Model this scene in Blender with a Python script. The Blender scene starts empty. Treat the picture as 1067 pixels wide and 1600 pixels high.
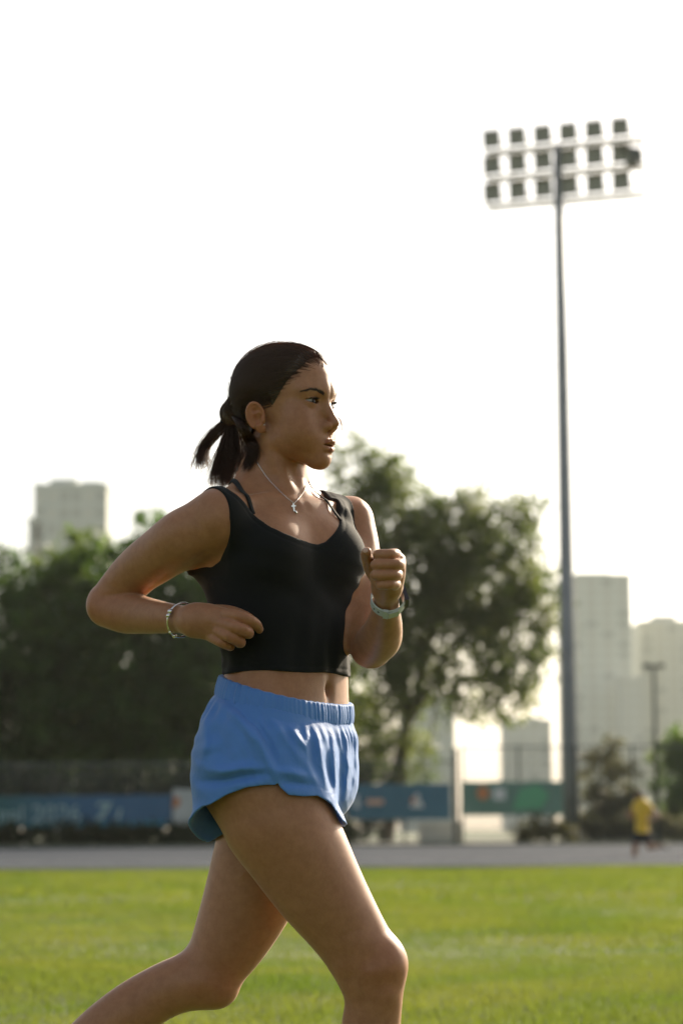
import bpy, math
import numpy as np
from mathutils import Matrix, Vector

# ------------------------------------------------------------------ camera
scn = bpy.context.scene
FPX, PCX, PCY, CAMH = 3600.0, 533.5, 800.0, 0.70          # focal length and centre in photograph pixels, eye height
_p = math.atan((1297.0 - PCY) / FPX); _r = math.radians(0.35)
_f = np.array([0, math.cos(_p), math.sin(_p)]); _u0 = np.array([0, -math.sin(_p), math.cos(_p)]); _r0 = np.array([1.0, 0, 0])
CRT = _r0 * math.cos(_r) - _u0 * math.sin(_r); CUP = _u0 * math.cos(_r) + _r0 * math.sin(_r); CFW = _f
CPOS = np.array([0, 0, CAMH])
def at(px, py, Y):
    """world point at depth Y that the photograph shows at (px, py)"""
    d = CFW + CRT * (px - PCX) / FPX - CUP * (py - PCY) / FPX
    return CPOS + d * (Y / d[1])
def project(P):
    d = np.asarray(P) - CPOS; z = d @ CFW
    return np.stack([PCX + FPX * (d @ CRT) / z, PCY - FPX * (d @ CUP) / z], -1)
cd = bpy.data.cameras.new('camera'); cam = bpy.data.objects.new('camera', cd)
scn.collection.objects.link(cam); scn.camera = cam
cam.matrix_world = Matrix(((CRT[0], CUP[0], -CFW[0], 0), (CRT[1], CUP[1], -CFW[1], 0), (CRT[2], CUP[2], -CFW[2], CAMH), (0, 0, 0, 1)))
cd.lens = 50; cd.sensor_fit = 'HORIZONTAL'; cd.sensor_width = 50 * 1067 / FPX
cd.clip_start = 0.05; cd.clip_end = 6000
cd.dof.use_dof = True; cd.dof.focus_distance = 3.95; cd.dof.aperture_fstop = 2.7

# ------------------------------------------------------------------ sky, sun, exposure
SUN_EL, SUN_AZ = math.radians(25), math.radians(34)
w = bpy.data.worlds.new('World'); scn.world = w; w.use_nodes = True
nt = w.node_tree; bg = nt.nodes['Background']
sky = nt.nodes.new('ShaderNodeTexSky'); sky.sky_type = 'NISHITA'; sky.sun_disc = False
sky.sun_elevation = SUN_EL; sky.sun_rotation = SUN_AZ
sky.air_density = 1.0; sky.dust_density = 3.0; sky.ozone_density = 1.0
warm = nt.nodes.new('ShaderNodeMix'); warm.data_type = 'RGBA'; warm.blend_type = 'MULTIPLY'
warm.inputs['Factor'].default_value = 1.0
hs = nt.nodes.new('ShaderNodeHueSaturation'); hs.inputs['Saturation'].default_value = 0.55        # a pale, milky sky
nt.links.new(sky.outputs[0], hs.inputs['Color']); nt.links.new(hs.outputs[0], warm.inputs['A']); warm.inputs['B'].default_value = (1.0, 0.985, 0.94, 1)
nt.links.new(warm.outputs['Result'], bg.inputs[0])
bg.inputs[1].default_value = 0.11
sd = bpy.data.lights.new('sun', 'SUN'); sun = bpy.data.objects.new('sun', sd); scn.collection.objects.link(sun)
sd.energy = 4.5; sd.angle = math.radians(0.6); sd.color = (1.0, 0.86, 0.66)
_sd = Vector((math.sin(SUN_AZ) * math.cos(SUN_EL), math.cos(SUN_AZ) * math.cos(SUN_EL), math.sin(SUN_EL)))
sun.rotation_euler = _sd.to_track_quat('Z', 'Y').to_euler()
scn.view_settings.view_transform = 'Standard'; scn.view_settings.look = 'None'
scn.view_settings.gamma = 1.0; scn.view_settings.use_curve_mapping = False
scn.view_settings.exposure = 0.85
cy = scn.cycles
cy.use_denoising = True; cy.max_bounces = 8; cy.diffuse_bounces = 3; cy.transmission_bounces = 4; cy.transparent_max_bounces = 8
cy.volume_bounces = 1; cy.sample_clamp_indirect = 6.0; cy.caustics_reflective = False; cy.caustics_refractive = False

# ------------------------------------------------------------------ helpers
COL = scn.collection
rng = np.random.default_rng(7)
def lin(r, g, b):
    """sRGB 0-255 to linear RGBA"""
    c = np.array([r, g, b]) / 255.0
    c = np.where(c <= 0.04045, c / 12.92, ((c + 0.055) / 1.055) ** 2.4)
    return (float(c[0]), float(c[1]), float(c[2]), 1.0)
def obj(name, verts, faces, mat=None, parent=None, smooth=False, label=None, cat=None, group=None, kind=None, loc=None):
    me = bpy.data.meshes.new(name)
    verts = np.asarray(verts, np.float32)
    if isinstance(faces, np.ndarray):
        n, k = faces.shape
        me.vertices.add(len(verts)); me.vertices.foreach_set('co', verts.ravel())
        me.loops.add(n * k); me.loops.foreach_set('vertex_index', faces.astype(np.int32).ravel())
        me.polygons.add(n); me.polygons.foreach_set('loop_start', np.arange(0, n * k, k, dtype=np.int32))
        me.update(calc_edges=True)
    else:
        me.from_pydata([tuple(map(float, v)) for v in verts], [], faces); me.update()
    if smooth: me.polygons.foreach_set('use_smooth', np.ones(len(me.polygons), bool))
    o = bpy.data.objects.new(name, me); COL.objects.link(o)
    if mat: me.materials.append(mat)
    if parent: o.parent = parent
    if loc is not None: o.location = loc
    tag(o, label, cat, group, kind)
    return o
def tag(o, label=None, cat=None, group=None, kind=None):
    if label: o['label'] = label
    if cat: o['category'] = cat
    if group: o['group'] = group
    if kind: o['kind'] = kind
    return o
def empty(name, loc, label=None, cat=None, group=None, rz=0.0):
    o = bpy.data.objects.new(name, None); COL.objects.link(o); o.location = tuple(map(float, loc)); o.rotation_euler = (0, 0, rz)
    o.empty_display_size = 0.1
    return tag(o, label, cat, group)
def copy_part(o, parent=None, loc=None):
    c = o.copy(); COL.objects.link(c); c.parent = parent
    if loc is not None: c.location = loc
    return c
class MB:
    """collects boxes, tubes, prisms; build() links them as one mesh"""
    def __init__(s): s.v = []; s.f = []
    def add(s, vs, fs):
        n = len(s.v); s.v += [tuple(map(float, v)) for v in vs]; s.f += [tuple(i + n for i in f) for f in fs]; return s
    def box(s, x0, x1, y0, y1, z0, z1):
        return s.add([(x0, y0, z0), (x1, y0, z0), (x1, y1, z0), (x0, y1, z0), (x0, y0, z1), (x1, y0, z1), (x1, y1, z1), (x0, y1, z1)],
                     [(0, 3, 2, 1), (4, 5, 6, 7), (0, 1, 5, 4), (1, 2, 6, 5), (2, 3, 7, 6), (3, 0, 4, 7)])
    def tube(s, pts, rads, n=10, cap=True, flat=None):
        pts = np.asarray(pts, float); rads = np.broadcast_to(np.asarray(rads, float), (len(pts),))
        vs = []; fs = []
        t = np.gradient(pts, axis=0); t /= np.linalg.norm(t, axis=1, keepdims=True) + 1e-12
        ref = np.array([0, 0, 1.0]) if abs(t[0][2]) < .9 else np.array([1.0, 0, 0])
        a = np.cross(t[0], ref); a /= np.linalg.norm(a)
        for i in range(len(pts)):
            a = a - t[i] * (a @ t[i]); a /= np.linalg.norm(a); b = np.cross(t[i], a)
            for k in range(n):
                q = 2 * math.pi * k / n
                vs.append(pts[i] + rads[i] * (a * math.cos(q) + b * math.sin(q)))
        for i in range(len(pts) - 1):
            for k in range(n):
                k2 = (k + 1) % n
                fs.append((i * n + k, i * n + k2, (i + 1) * n + k2, (i + 1) * n + k))
        if cap: fs.append(tuple(range(n - 1, -1, -1))); fs.append(tuple((len(pts) - 1) * n + k for k in range(n)))
        return s.add(vs, fs)
    def prism(s, poly, y0, y1):
        """polygon in x,z extruded along y"""
        n = len(poly)
        vs = [(x, y0, z) for x, z in poly] + [(x, y1, z) for x, z in poly]
        return s.add(vs, [tuple(range(n)), tuple(range(2 * n - 1, n - 1, -1))] + [(i, i + n, (i + 1) % n + n, (i + 1) % n) for i in range(n)])
    def build(s, name, mat=None, parent=None, smooth=False, **k): return obj(name, s.v, s.f, mat, parent, smooth, **k)

def material(name, base=(0.5, 0.5, 0.5, 1), rough=0.6, metal=0.0, noise=None, bump=None, spec=0.5, sheen=0.0, translucent=None, obj_var=0.0):
    """noise = (scale, colour2, detail[, lo, hi]); bump = (scale, strength, distance)"""
    m = bpy.data.materials.new(name); m.use_nodes = True; t = m.node_tree; N = t.nodes; L = t.links
    b = N['Principled BSDF']; b.inputs['Roughness'].default_value = rough; b.inputs['Metallic'].default_value = metal
    b.inputs['Specular IOR Level'].default_value = spec; b.inputs['Base Color'].default_value = base
    if sheen: b.inputs['Sheen Weight'].default_value = sheen; b.inputs['Sheen Roughness'].default_value = 0.4
    tc = N.new('ShaderNodeTexCoord'); col = None
    if noise:
        n = N.new('ShaderNodeTexNoise'); n.inputs['Scale'].default_value = noise[0]; n.inputs['Detail'].default_value = noise[2]
        L.new(tc.outputs['Object'], n.inputs['Vector'])
        r = N.new('ShaderNodeValToRGB'); r.color_ramp.elements[0].color = base; r.color_ramp.elements[1].color = noise[1]
        r.color_ramp.elements[0].position = noise[3] if len(noise) > 3 else 0.35; r.color_ramp.elements[1].position = noise[4] if len(noise) > 4 else 0.65
        L.new(n.outputs['Fac'], r.inputs['Fac']); col = r.outputs['Color']; L.new(col, b.inputs['Base Color'])
    if bump:
        n2 = N.new('ShaderNodeTexNoise'); n2.inputs['Scale'].default_value = bump[0]; n2.inputs['Detail'].default_value = 4
        L.new(tc.outputs['Object'], n2.inputs['Vector'])
        bp = N.new('ShaderNodeBump'); bp.inputs['Strength'].default_value = bump[1]; bp.inputs['Distance'].default_value = bump[2]
        L.new(n2.outputs['Fac'], bp.inputs['Height']); L.new(bp.outputs['Normal'], b.inputs['Normal'])
    if translucent:
        tr = N.new('ShaderNodeBsdfTranslucent'); tr.inputs['Color'].default_value = translucent[1]
        mx = N.new('ShaderNodeMixShader'); mx.inputs['Fac'].default_value = translucent[0]
        L.new(b.outputs[0], mx.inputs[1]); L.new(tr.outputs[0], mx.inputs[2]); L.new(mx.outputs[0], N['Material Output'].inputs['Surface'])
        if len(translucent) > 2:
            n3 = N.new('ShaderNodeTexNoise'); n3.inputs['Scale'].default_value = translucent[3]; n3.inputs['Detail'].default_value = 3
            L.new(tc.outputs['Object'], n3.inputs['Vector'])
            r3 = N.new('ShaderNodeValToRGB'); r3.color_ramp.elements[0].position = .38; r3.color_ramp.elements[1].position = .62
            r3.color_ramp.elements[0].color = translucent[1]; r3.color_ramp.elements[1].color = translucent[2]
            L.new(n3.outputs['Fac'], r3.inputs['Fac']); L.new(r3.outputs['Color'], tr.inputs['Color'])
    return m

# ================================================================== the setting
GRASS_END = 41.0
m_soil = material('soil', lin(66, 78, 30), 0.95, noise=(3.0, lin(92, 106, 38), 5), bump=(40, .6, .02))
m_track = material('track_rubber', lin(60, 66, 75), 0.95, noise=(0.35, lin(72, 77, 85), 4), bump=(60, .4, .004), spec=.05)
m_kerb = material('kerb_concrete', lin(96, 98, 94), 0.85, noise=(2, lin(120, 120, 112), 5))
m_far = material('far_ground', lin(120, 122, 100), 0.95, noise=(.05, lin(96, 106, 80), 5))
m_pave = material('pavement', lin(170, 168, 158), 0.9, noise=(.6, lin(150, 148, 140), 5))

_n = 48; R = 1400.0
ring = [(R * math.cos(2 * math.pi * k / _n), 300 + R * math.sin(2 * math.pi * k / _n), -0.02) for k in range(_n)]
obj('ground', ring, [tuple(range(_n))], m_far, kind='structure')
# infield soil under the lawn: a gently uneven sheet
gx = np.linspace(-26, 26, 53); gy = np.linspace(-14, GRASS_END, 56)
GX, GY = np.meshgrid(gx, gy); GZ = 0.012 * np.sin(GX * .9 + GY * .4) + 0.01 * np.sin(GY * 1.3)
V = np.stack([GX, GY, GZ], -1).reshape(-1, 3)
ii = np.arange(55)[:, None] * 53 + np.arange(52)[None]; ii = ii.ravel()
obj('infield_ground', V, np.stack([ii, ii + 1, ii + 54, ii + 53], 1), m_soil, smooth=True, kind='structure')
trk = MB().box(-90, 90, GRASS_END + .15, 100.5, -0.01, 0.012).build('running_track', m_track, kind='structure')
m_line = material('lane_paint', lin(190, 190, 186), .8, noise=(4, lin(150, 150, 148), 5))
for k in range(9): MB().box(-89, 89, 44 + 1.22 * k, 44.05 + 1.22 * k, 0.012, 0.016).build('lane_line', m_line, trk)
MB().box(-90, 90, GRASS_END, GRASS_END + .15, -0.02, 0.06).build('track_kerb', m_kerb, kind='structure')
MB().box(-90, 90, 100.5, 103.0, -0.01, 0.10).build('verge', m_far, kind='structure')
MB().box(-120, 120, 106.5, 135, -0.01, 0.05).build('pavement', m_pave, kind='structure')

# the lawn: single blades, mown short, thinner and lower in patches
def blades(x0, x1, y0, y1, dens, h0, w0, seed):
    g = np.random.default_rng(seed)
    n = int((x1 - x0) * (y1 - y0) * dens)
    x = g.uniform(x0, x1, n); y = g.uniform(y0, y1, n)
    keep = np.abs(x) < 1.6 + y * 0.45
    x, y = x[keep], y[keep]; n = len(x)
    patch = .5 + .25 * np.sin(x * 1.1 + 2 * np.sin(y * .35)) + .25 * np.sin(y * .8 + 1.5 * np.sin(x * .6)) + g.normal(0, .16, n)
    h = h0 * (.55 + .6 * np.clip(patch, 0, 1.2)) * g.uniform(.6, 1.25, n)
    a = g.uniform(0, 2 * np.pi, n); lean = g.uniform(.1, .75, n) * h; la = g.uniform(0, 2 * np.pi, n)
    wd = w0 * g.uniform(.7, 1.3, n); z = 0.012 * np.sin(x * .9 + y * .4) + 0.01 * np.sin(y * 1.3) - .004
    dx, dy = np.cos(a) * wd / 2, np.sin(a) * wd / 2
    b0 = np.stack([x - dx, y - dy, z], 1); b1 = np.stack([x + dx, y + dy, z], 1)
    mx, my = x + np.cos(la) * lean * .4, y + np.sin(la) * lean * .4
    m0 = np.stack([mx - dx * .7, my - dy * .7, z + h * .6], 1); m1 = np.stack([mx + dx * .7, my + dy * .7, z + h * .6], 1)
    tp = np.stack([x + np.cos(la) * lean, y + np.sin(la) * lean, z + h], 1)
    V = np.stack([b0, b1, m1, m0, tp], 1).reshape(-1, 3); k = np.arange(n) * 5
    return V, np.concatenate([np.stack([k, k + 1, k + 2], 1), np.stack([k, k + 2, k + 3], 1), np.stack([k + 3, k + 2, k + 4], 1)])
vs, fs, off = [], [], 0
for args in ((-4.5, 4.5, 2.0, 7.5, 900, .045, .007, 1), (-6.5, 6.5, 7.5, 13, 4200, .032, .0048, 2), (-11.5, 11.5, 13, 22, 1300, .034, .009, 3), (-20, 20, 22, GRASS_END, 330, .044, .022, 4)):
    v_, f_ = blades(*args); vs.append(v_); fs.append(f_ + off); off += len(v_)
m_grass = material('grass_blade', lin(84, 99, 38), 0.6, noise=(.55, lin(106, 114, 48), 6, .34, .68), translucent=(.5, lin(106, 128, 40), lin(134, 142, 54), .8), spec=.2)
obj('lawn_grass', np.concatenate(vs), np.concatenate(fs), m_grass, label='short mown green grass of the sports field', cat='grass', kind='stuff')

# ------------------------------------------------------------------ fence of welded mesh along the track
FY = 104.0
PXM = FPX / FY
def wx(px, Y=FY): return float(at(px, 1297, Y)[0])
def wz(py, Y=FY): return float(at(533, py, Y)[2])
m_steel = material('galvanised_steel', lin(84, 90, 92), 0.5, metal=.6, noise=(3, lin(104, 108, 108), 4))
m_dark = material('dark_green_paint', lin(46, 54, 54), 0.85, noise=(2, lin(58, 66, 64), 4), spec=.15)
def fence(name, xs, top, label, thick=()):
    r = empty(name, (xs[0], FY, 0), label, 'fence')
    x00 = xs[0]
    for i, x in enumerate(xs):
        hw = .10 if i in thick else .05
        ex = .55 if i in thick else .06
        MB().box(x - x00 - hw, x - x00 + hw, -hw, hw, 0, top + ex).build('post', m_dark, r)
    for i in range(len(xs) - 1):
        a, b = xs[i] - x00 + .06, xs[i + 1] - x00 - .06
        MB().box(a, b, -.03, .03, top - .07, top).build('rail', m_steel, r)
        MB().box(a, b, -.03, .03, .16, .22).build('rail', m_steel, r)
        n = int((b - a) / .11); mb = MB()
        for k in range(1, n):
            x = a + (b - a) * k / n; mb.box(x - .006, x + .006, -.006, .006, .22, top - .07)
        for k in range(1, int(top / .35)):
            mb.box(a, b, -.013, -.006, .22 + k * .35 - .006, .22 + k * .35 + .006)
        mb.build('wire_mesh', m_steel, r, kind='stuff')
    return r
step = (wx(218) - wx(80))
fence('mesh_fence', [wx(80) + step * k for k in (-3, -2, -1, 0, 1, 2, 3, 4)] + [wx(712)], wz(1190), 'low dark mesh fence with banners in front of the dense trees', thick=(8,))
fence('mesh_fence', [wx(712) + .3] + [wx(712) + .3 + 2.55 * k for k in range(1, 8)], wz(1168), 'taller mesh fence between the thick gate post and the shrubs', thick=())

# hung sheets: gently sagging cloth with a real thickness
def banner(name, px0, px1, py0, py1, mat, label, seed=0, y=-.16):
    X0, X1, Z1, Z0 = wx(px0), wx(px1), wz(py0), wz(py1)
    nx, nz = max(8, int((X1 - X0) * 3)), 6
    g = np.random.default_rng(seed); ph = g.uniform(0, 6, 4)
    xs = np.linspace(X0, X1, nx + 1); zs = np.linspace(Z0, Z1, nz + 1)
    def yy(x, z): return y - .03 * np.sin(x * 1.7 + ph[0]) * np.sin((z - Z0) * 1.6 + ph[1]) - .02 * np.sin(x * 4.1 + ph[2])
    r = empty(name, ((X0 + X1) / 2, FY, Z0), label, 'banner')
    ox = (X0 + X1) / 2
    vs = []
    for dy in (0, .012):
        for z in zs:
            for x in xs: vs.append((x - ox, yy(x, z) + dy, z - Z0 - .05 * math.sin(math.pi * ((x - X0) * .6 % 1)) * (z > Z1 - .01)))
    n = nx + 1; m = n * (nz + 1); fs = []
    for j in range(nz):
        for i in range(nx):
            a = j * n + i; fs.append((a, a + 1, a + n + 1, a + n)); fs.append((m + a, m + a + n, m + a + n + 1, m + a + 1))
    for i in range(nx): fs.append((i, m + i, m + i + 1, i + 1)); a = nz * n + i; fs.append((a, a + 1, m + a + 1, m + a))
    for j in range(nz): a = j * n; fs.append((a, a + n, m + a + n, m + a)); a += nx; fs.append((a, m + a, m + a + n, a + n))
    obj('sheet', vs, fs, mat, r, smooth=False)
    return r, ox, Z0
def print_shape(parent, org, name, mat, polys, y=-.215, th=.006):
    """flat printed shapes, given as lists of photograph points on the fence plane"""
    mb = MB()
    for poly in polys:
        mb.prism([(wx(px) - org[0], wz(py) - org[1]) for px, py in poly], y - th, y)
    return mb.build(name, mat, parent)
def disc(cx, cy, rx, ry, n=14): return [(cx + rx * math.cos(2 * math.pi * k / n), cy - ry * math.sin(2 * math.pi * k / n)) for k in range(n)]
def gradient_mat(name, c0, c1, x0, x1):
    m = material(name, c0, .6); t = m.node_tree; N = t.nodes; L = t.links
    tc = N.new('ShaderNodeTexCoord'); sp = N.new('ShaderNodeSeparateXYZ'); mr = N.new('ShaderNodeMapRange')
    mr.inputs['From Min'].default_value = x0; mr.inputs['From Max'].default_value = x1
    mx = N.new('ShaderNodeMix'); mx.data_type = 'RGBA'; mx.inputs['A'].default_value = c0; mx.inputs['B'].default_value = c1
    L.new(tc.outputs['Object'], sp.inputs[0]); L.new(sp.outputs['X'], mr.inputs['Value']); L.new(mr.outputs['Result'], mx.inputs['Factor'])
    L.new(mx.outputs['Result'], N['Principled BSDF'].inputs['Base Color'])
    return m
def letters(parent, org, txt, px, py, h_px, mat, y=-.22):
    """each character its own flat printed piece"""
    size = h_px / PXM / .70; x = 0.0; dg = None
    def mesh_of(body):
        cu = bpy.data.curves.new('letter', 'FONT'); cu.body = body; cu.extrude = .002; cu.size = size
        o = bpy.data.objects.new('letter', cu); COL.objects.link(o); bpy.context.view_layer.update()
        me = bpy.data.meshes.new_from_object(o.evaluated_get(bpy.context.evaluated_depsgraph_get())); bpy.data.objects.remove(o); return me
    for ch in txt:
        if ch == ' ': x += size * .30; continue
        me = mesh_of(ch); me.name = 'letter'; xs = [v.co.x for v in me.vertices]
        o = bpy.data.objects.new('letter', me); COL.objects.link(o); me.materials.clear(); me.materials.append(mat)
        o.parent = parent; o.rotation_euler = (math.pi / 2, 0, 0); o.location = (wx(px) - org[0] + x - min(xs), y, wz(py) - org[1])
        x += max(xs) - min(xs) + size * .07
m_white = material('white_print', lin(205, 206, 200), .6)
m_pale = material('pale_print', lin(150, 178, 176), .6)
m_orange = material('orange_print', lin(190, 124, 78), .6)
m_teal = material('teal_print', lin(40, 128, 140), .6)
m_b1 = gradient_mat('banner_green_to_blue', lin(34, 92, 82), lin(52, 96, 128), -2.2, 2.6)
r, ox, z0 = banner('advertising_banner', -190, 268, 1240, 1291, m_b1, 'long green to blue banner lettered nal 2026 on the fence', 1)
letters(r, (ox, z0), 'nal 2026', -2, 1283, 27, m_pale)
print_shape(r, (ox, z0), 'emblem', m_pale, [[(150, 1280), (166, 1256), (152, 1258), (154, 1252), (176, 1252), (160, 1280)], [(182, 1279), (186, 1262), (191, 1262), (187, 1279)]])
print_shape(r, (ox, z0), 'stripe', m_teal, [[(-180, 1290), (60, 1286), (267, 1282), (267, 1286), (60, 1290)]])
r, ox, z0 = banner('advertising_banner', 270, 540, 1231, 1290, material('banner_white', lin(168, 172, 166), .6, noise=(1.5, lin(180, 182, 176), 3)), 'plain off-white banner with an orange swoosh at its end', 2)
print_shape(r, (ox, z0), 'swoosh', m_orange, [[(271, 1262), (271, 1247), (277, 1243), (282, 1248), (280, 1258)]])
r, ox, z0 = banner('advertising_banner', 543, 704, 1225, 1282, material('banner_blue', lin(58, 100, 116), .6, noise=(.7, lin(64, 108, 124), 3)), 'teal blue banner with small pale figures beside the gate post', 3)
print_shape(r, (ox, z0), 'figure', m_white, [disc(557, 1246, 3, 4), [(553, 1263), (555, 1250), (560, 1250), (562, 1263)]])
print_shape(r, (ox, z0), 'caption', material('peach_print', lin(214, 170, 140), .6), [[(573, 1258), (573, 1250), (599, 1250), (599, 1258)]])
print_shape(r, (ox, z0), 'figure', m_white, [disc(652, 1246, 4, 5), [(640, 1263), (646, 1252), (658, 1252), (662, 1263)]])
print_shape(r, (ox, z0), 'flame', m_orange, [disc(646, 1252, 4, 5)], y=-.223)
r, ox, z0 = banner('advertising_banner', 722, 880, 1222, 1276, material('banner_green', lin(92, 126, 110), .6, noise=(.6, lin(106, 140, 124), 3)), 'green banner with an orange disc beside the floodlight mast', 4)
print_shape(r, (ox, z0), 'orange_disc', m_orange, [disc(755, 1241, 10, 11)])
print_shape(r, (ox, z0), 'white_patch', m_white, [[(771, 1252), (771, 1234), (790, 1234), (790, 1252)]])
print_shape(r, (ox, z0), 'leaf_shape', material('light_green_print', lin(92, 160, 118), .6), [[(800, 1268), (812, 1236), (840, 1228), (858, 1244), (846, 1266)]])

# ------------------------------------------------------------------ floodlight mast
MY = 105.5
mb = at(893, 1312, MY); mtop = at(869.5, 226, MY)
mast = empty('floodlight_mast', (mb[0], MY, 0), 'tall grey floodlight mast carrying three rows of lamps', 'floodlight mast')
m_mast = material('mast_steel', lin(132, 136, 138), .55, metal=.0, noise=(1.5, lin(148, 151, 152), 4))
m_arm = material('arm_galvanised', lin(176, 172, 152), .5, metal=.3, noise=(2, lin(190, 184, 164), 3))
m_hous = material('lamp_housing', lin(62, 70, 66), .5, metal=.3)
HT = float(mtop[2])
MB().tube([(0, 0, 0), (0, 0, HT * .35), (0, 0, HT * .7), (0, 0, HT)], [.38, .34, .28, .22], 16).build('pole', m_mast, mast, smooth=True)
MB().box(-.45, .45, -.45, .45, -.01, .12).build('base_plate', m_mast, mast)
for k in range(14):
    z = 3 + k * (HT - 5) / 13; MB().tube([(-.32, -.05, z), (-.06, -.05, z)], .018, 6).build('climbing_peg', m_mast, mast)
yaw = math.radians(-17)
head = empty('lamp_frame', (0, 0, 0)); head.parent = mast; head.rotation_euler = (0, 0, yaw)
sc_ = MY / FPX / math.cos(yaw)
def hx(px): return (px - 871) * sc_
rows = (226.5, 268, 311)
glass = material('lamp_glass', lin(150, 152, 140), .12, spec=.8)
hz = [float(at(870, y, MY)[2]) for y in rows]
def lamp_house(tilt=0.0):
    """one floodlight: deep housing with visor, front glass and yoke"""
    mb = MB()
    ct, st = math.cos(tilt), math.sin(tilt)
    def T(p): x, y, z = p; return (x, y * ct - z * st, y * st + z * ct)
    prof = [(-.42, -.30), (.42, -.30), (.42, .52), (-.42, .52)]
    f = [(x, -.30, z) for x, z in prof]; b = [(x * .7, .30, z * .7 + .02) for x, z in prof]; vz = [(-.45, -.55, .54), (.45, -.55, .54), (.45, -.30, .56), (-.45, -.30, .56)]
    mb.add([T(p) for p in f + b], [(0, 1, 2, 3), (7, 6, 5, 4), (0, 4, 5, 1), (1, 5, 6, 2), (2, 6, 7, 3), (3, 7, 4, 0)])
    mb.add([T(p) for p in vz] + [T((x, y, z + .03)) for x, y, z in vz], [(0, 3, 2, 1), (4, 5, 6, 7), (0, 1, 5, 4), (1, 2, 6, 5), (2, 3, 7, 6), (3, 0, 4, 7)])
    gl = MB().add([T((x * .86, -.305 - e, (z - .09) * .86 + .09)) for e in (0, .012) for x, z in prof], [(0, 3, 2, 1), (4, 5, 6, 7), (0, 1, 5, 4), (1, 2, 6, 5), (2, 3, 7, 6), (3, 0, 4, 7)])
    yk = MB().box(-.48, -.43, -.04, .04, -.42, .1).box(.43, .48, -.04, .04, -.42, .1).box(-.48, .48, -.05, .05, -.46, -.42)
    return mb, gl, yk
first = None
for ri, z in enumerate(hz):
    MB().box(hx(757), hx(1004), -.09, .09, z - .12, z + .02).build('cross_arm', m_arm, head)
    MB().box(hx(757), hx(1004), .35, .50, z - .16, z - .10).build('walkway_rail', m_arm, head)
    for ci in range(6):
        x = hx(768.5 + ci * 40.2)
        MB().box(x - .05, x + .05, .09, .35, z - .15, z - .08).build('bracket', m_arm, head)
        loc = (x, 0, z + .48)
        if first is None:
            a, g_, y_ = lamp_house(math.radians(14)); first = a.build('floodlight', m_hous, head); first.location = loc
            p1 = g_.build('lens', glass, first); p2 = y_.build('yoke', m_arm, first)
        else:
            c = copy_part(first, head, loc); copy_part(p1, c); copy_part(p2, c)
x = hx(990); c = copy_part(first, head, (x, -.2, hz[1] + .25)); c.rotation_euler = (0, 0, -.9); copy_part(p1, c); copy_part(p2, c)
for px in (757, 798, 838, 915, 955, 1000):
    MB().box(hx(px) - .025, hx(px) + .025, .09, .14, hz[2] - .1, hz[0] - .05).build('strut', m_arm, head)
MB().box(-.16, .16, -.2, .2, hz[1] - .9, hz[1] - .2).build('junction_box', m_mast, head)

# slim path lamp
LY = 101.5
b0 = at(1028, 1318, LY); t0 = at(1022, 1042, LY)
lampo = empty('path_lamp', (b0[0], LY, 0), 'slim dark lamp post with a flat T-shaped head among the shrubs', 'lamp post')
zt = float(t0[2])
MB().tube([(0, 0, 0), (0, 0, zt * .5), (0, 0, zt)], [.10, .085, .07], 10).build('post', m_dark, lampo, smooth=True)
MB().tube([(0, 0, 0), (0, 0, .5)], [.16, .15], 10).build('foot', m_dark, lampo)
MB().box(-.42, .42, -.05, .05, zt - .02, zt + .08).build('arm', m_dark, lampo)
for s in (-1, 1): MB().prism([(s * .14, zt - .06), (s * .46, zt - .06), (s * .44, zt + .12), (s * .18, zt + .12)], -.16, .16).build('lamp_head', m_dark, lampo)

# ------------------------------------------------------------------ far towers
def tower(name, Y, px0, px1, pyt, floors, bays, mat, glassm, label, depth=18.0, roof=None, side=None, rz=0.0):
    X0, X1 = float(at(px0, 1297, Y)[0]), float(at(px1, 1297, Y)[0]); H = float(at(533, pyt, Y)[2]) ; W = X1 - X0
    r = empty(name, ((X0 + X1) / 2, Y, 0), label, 'building', rz=rz)
    MB().box(-W / 2, W / 2, 0, depth, -.5, H).build('wall', mat, r)
    fh = H / floors
    for k in range(floors):
        z = k * fh
        mb = MB().box(-W / 2 - .05, W / 2 + .05, -.10, .02, z + fh - .32, z + fh - .06).build('floor_ledge', mat, r)
        for b in range(bays):
            x0 = -W / 2 + W * (b + .16) / bays; x1 = -W / 2 + W * (b + .84) / bays
            MB().box(x0, x1, -.06, .02, z + fh * .22, z + fh * .82).build('window', (glassm, m_win2, m_win, glassm)[int(rng.integers(4))], r)
        for s in (-1, 1):
            for b in range(3):
                y0 = depth * (b + .2) / 3; y1 = depth * (b + .8) / 3
                MB().box(s * W / 2 - .06, s * W / 2 + .06, y0, y1, z + fh * .22, z + fh * .82).build('window', glassm, r)
    MB().box(-W / 2 - .2, W / 2 + .2, -.2, depth + .2, H, H + 1.2).build('parapet', mat, r)
    if roof:
        for (a, b, h) in roof: MB().box(-W / 2 + a * W, -W / 2 + b * W, depth * .3, depth * .8, H + 1.2, H + 1.2 + h).build('plant_room', mat, r)
    return r
m_tw1 = material('tower_concrete_grey', lin(194, 198, 190), .85, noise=(.06, lin(202, 206, 198), 4))  # wall tones lifted so the colour carries part of the distance haze
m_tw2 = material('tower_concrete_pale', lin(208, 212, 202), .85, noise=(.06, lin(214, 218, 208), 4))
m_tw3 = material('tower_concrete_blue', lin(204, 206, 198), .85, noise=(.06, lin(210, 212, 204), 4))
m_win = material('hazed_window', lin(176, 178, 168), .4, spec=.6)  # panes paled close to the walls: haze put into the colour
m_win2 = material('hazed_window_pale', lin(198, 198, 186), .4, spec=.6)
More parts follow.
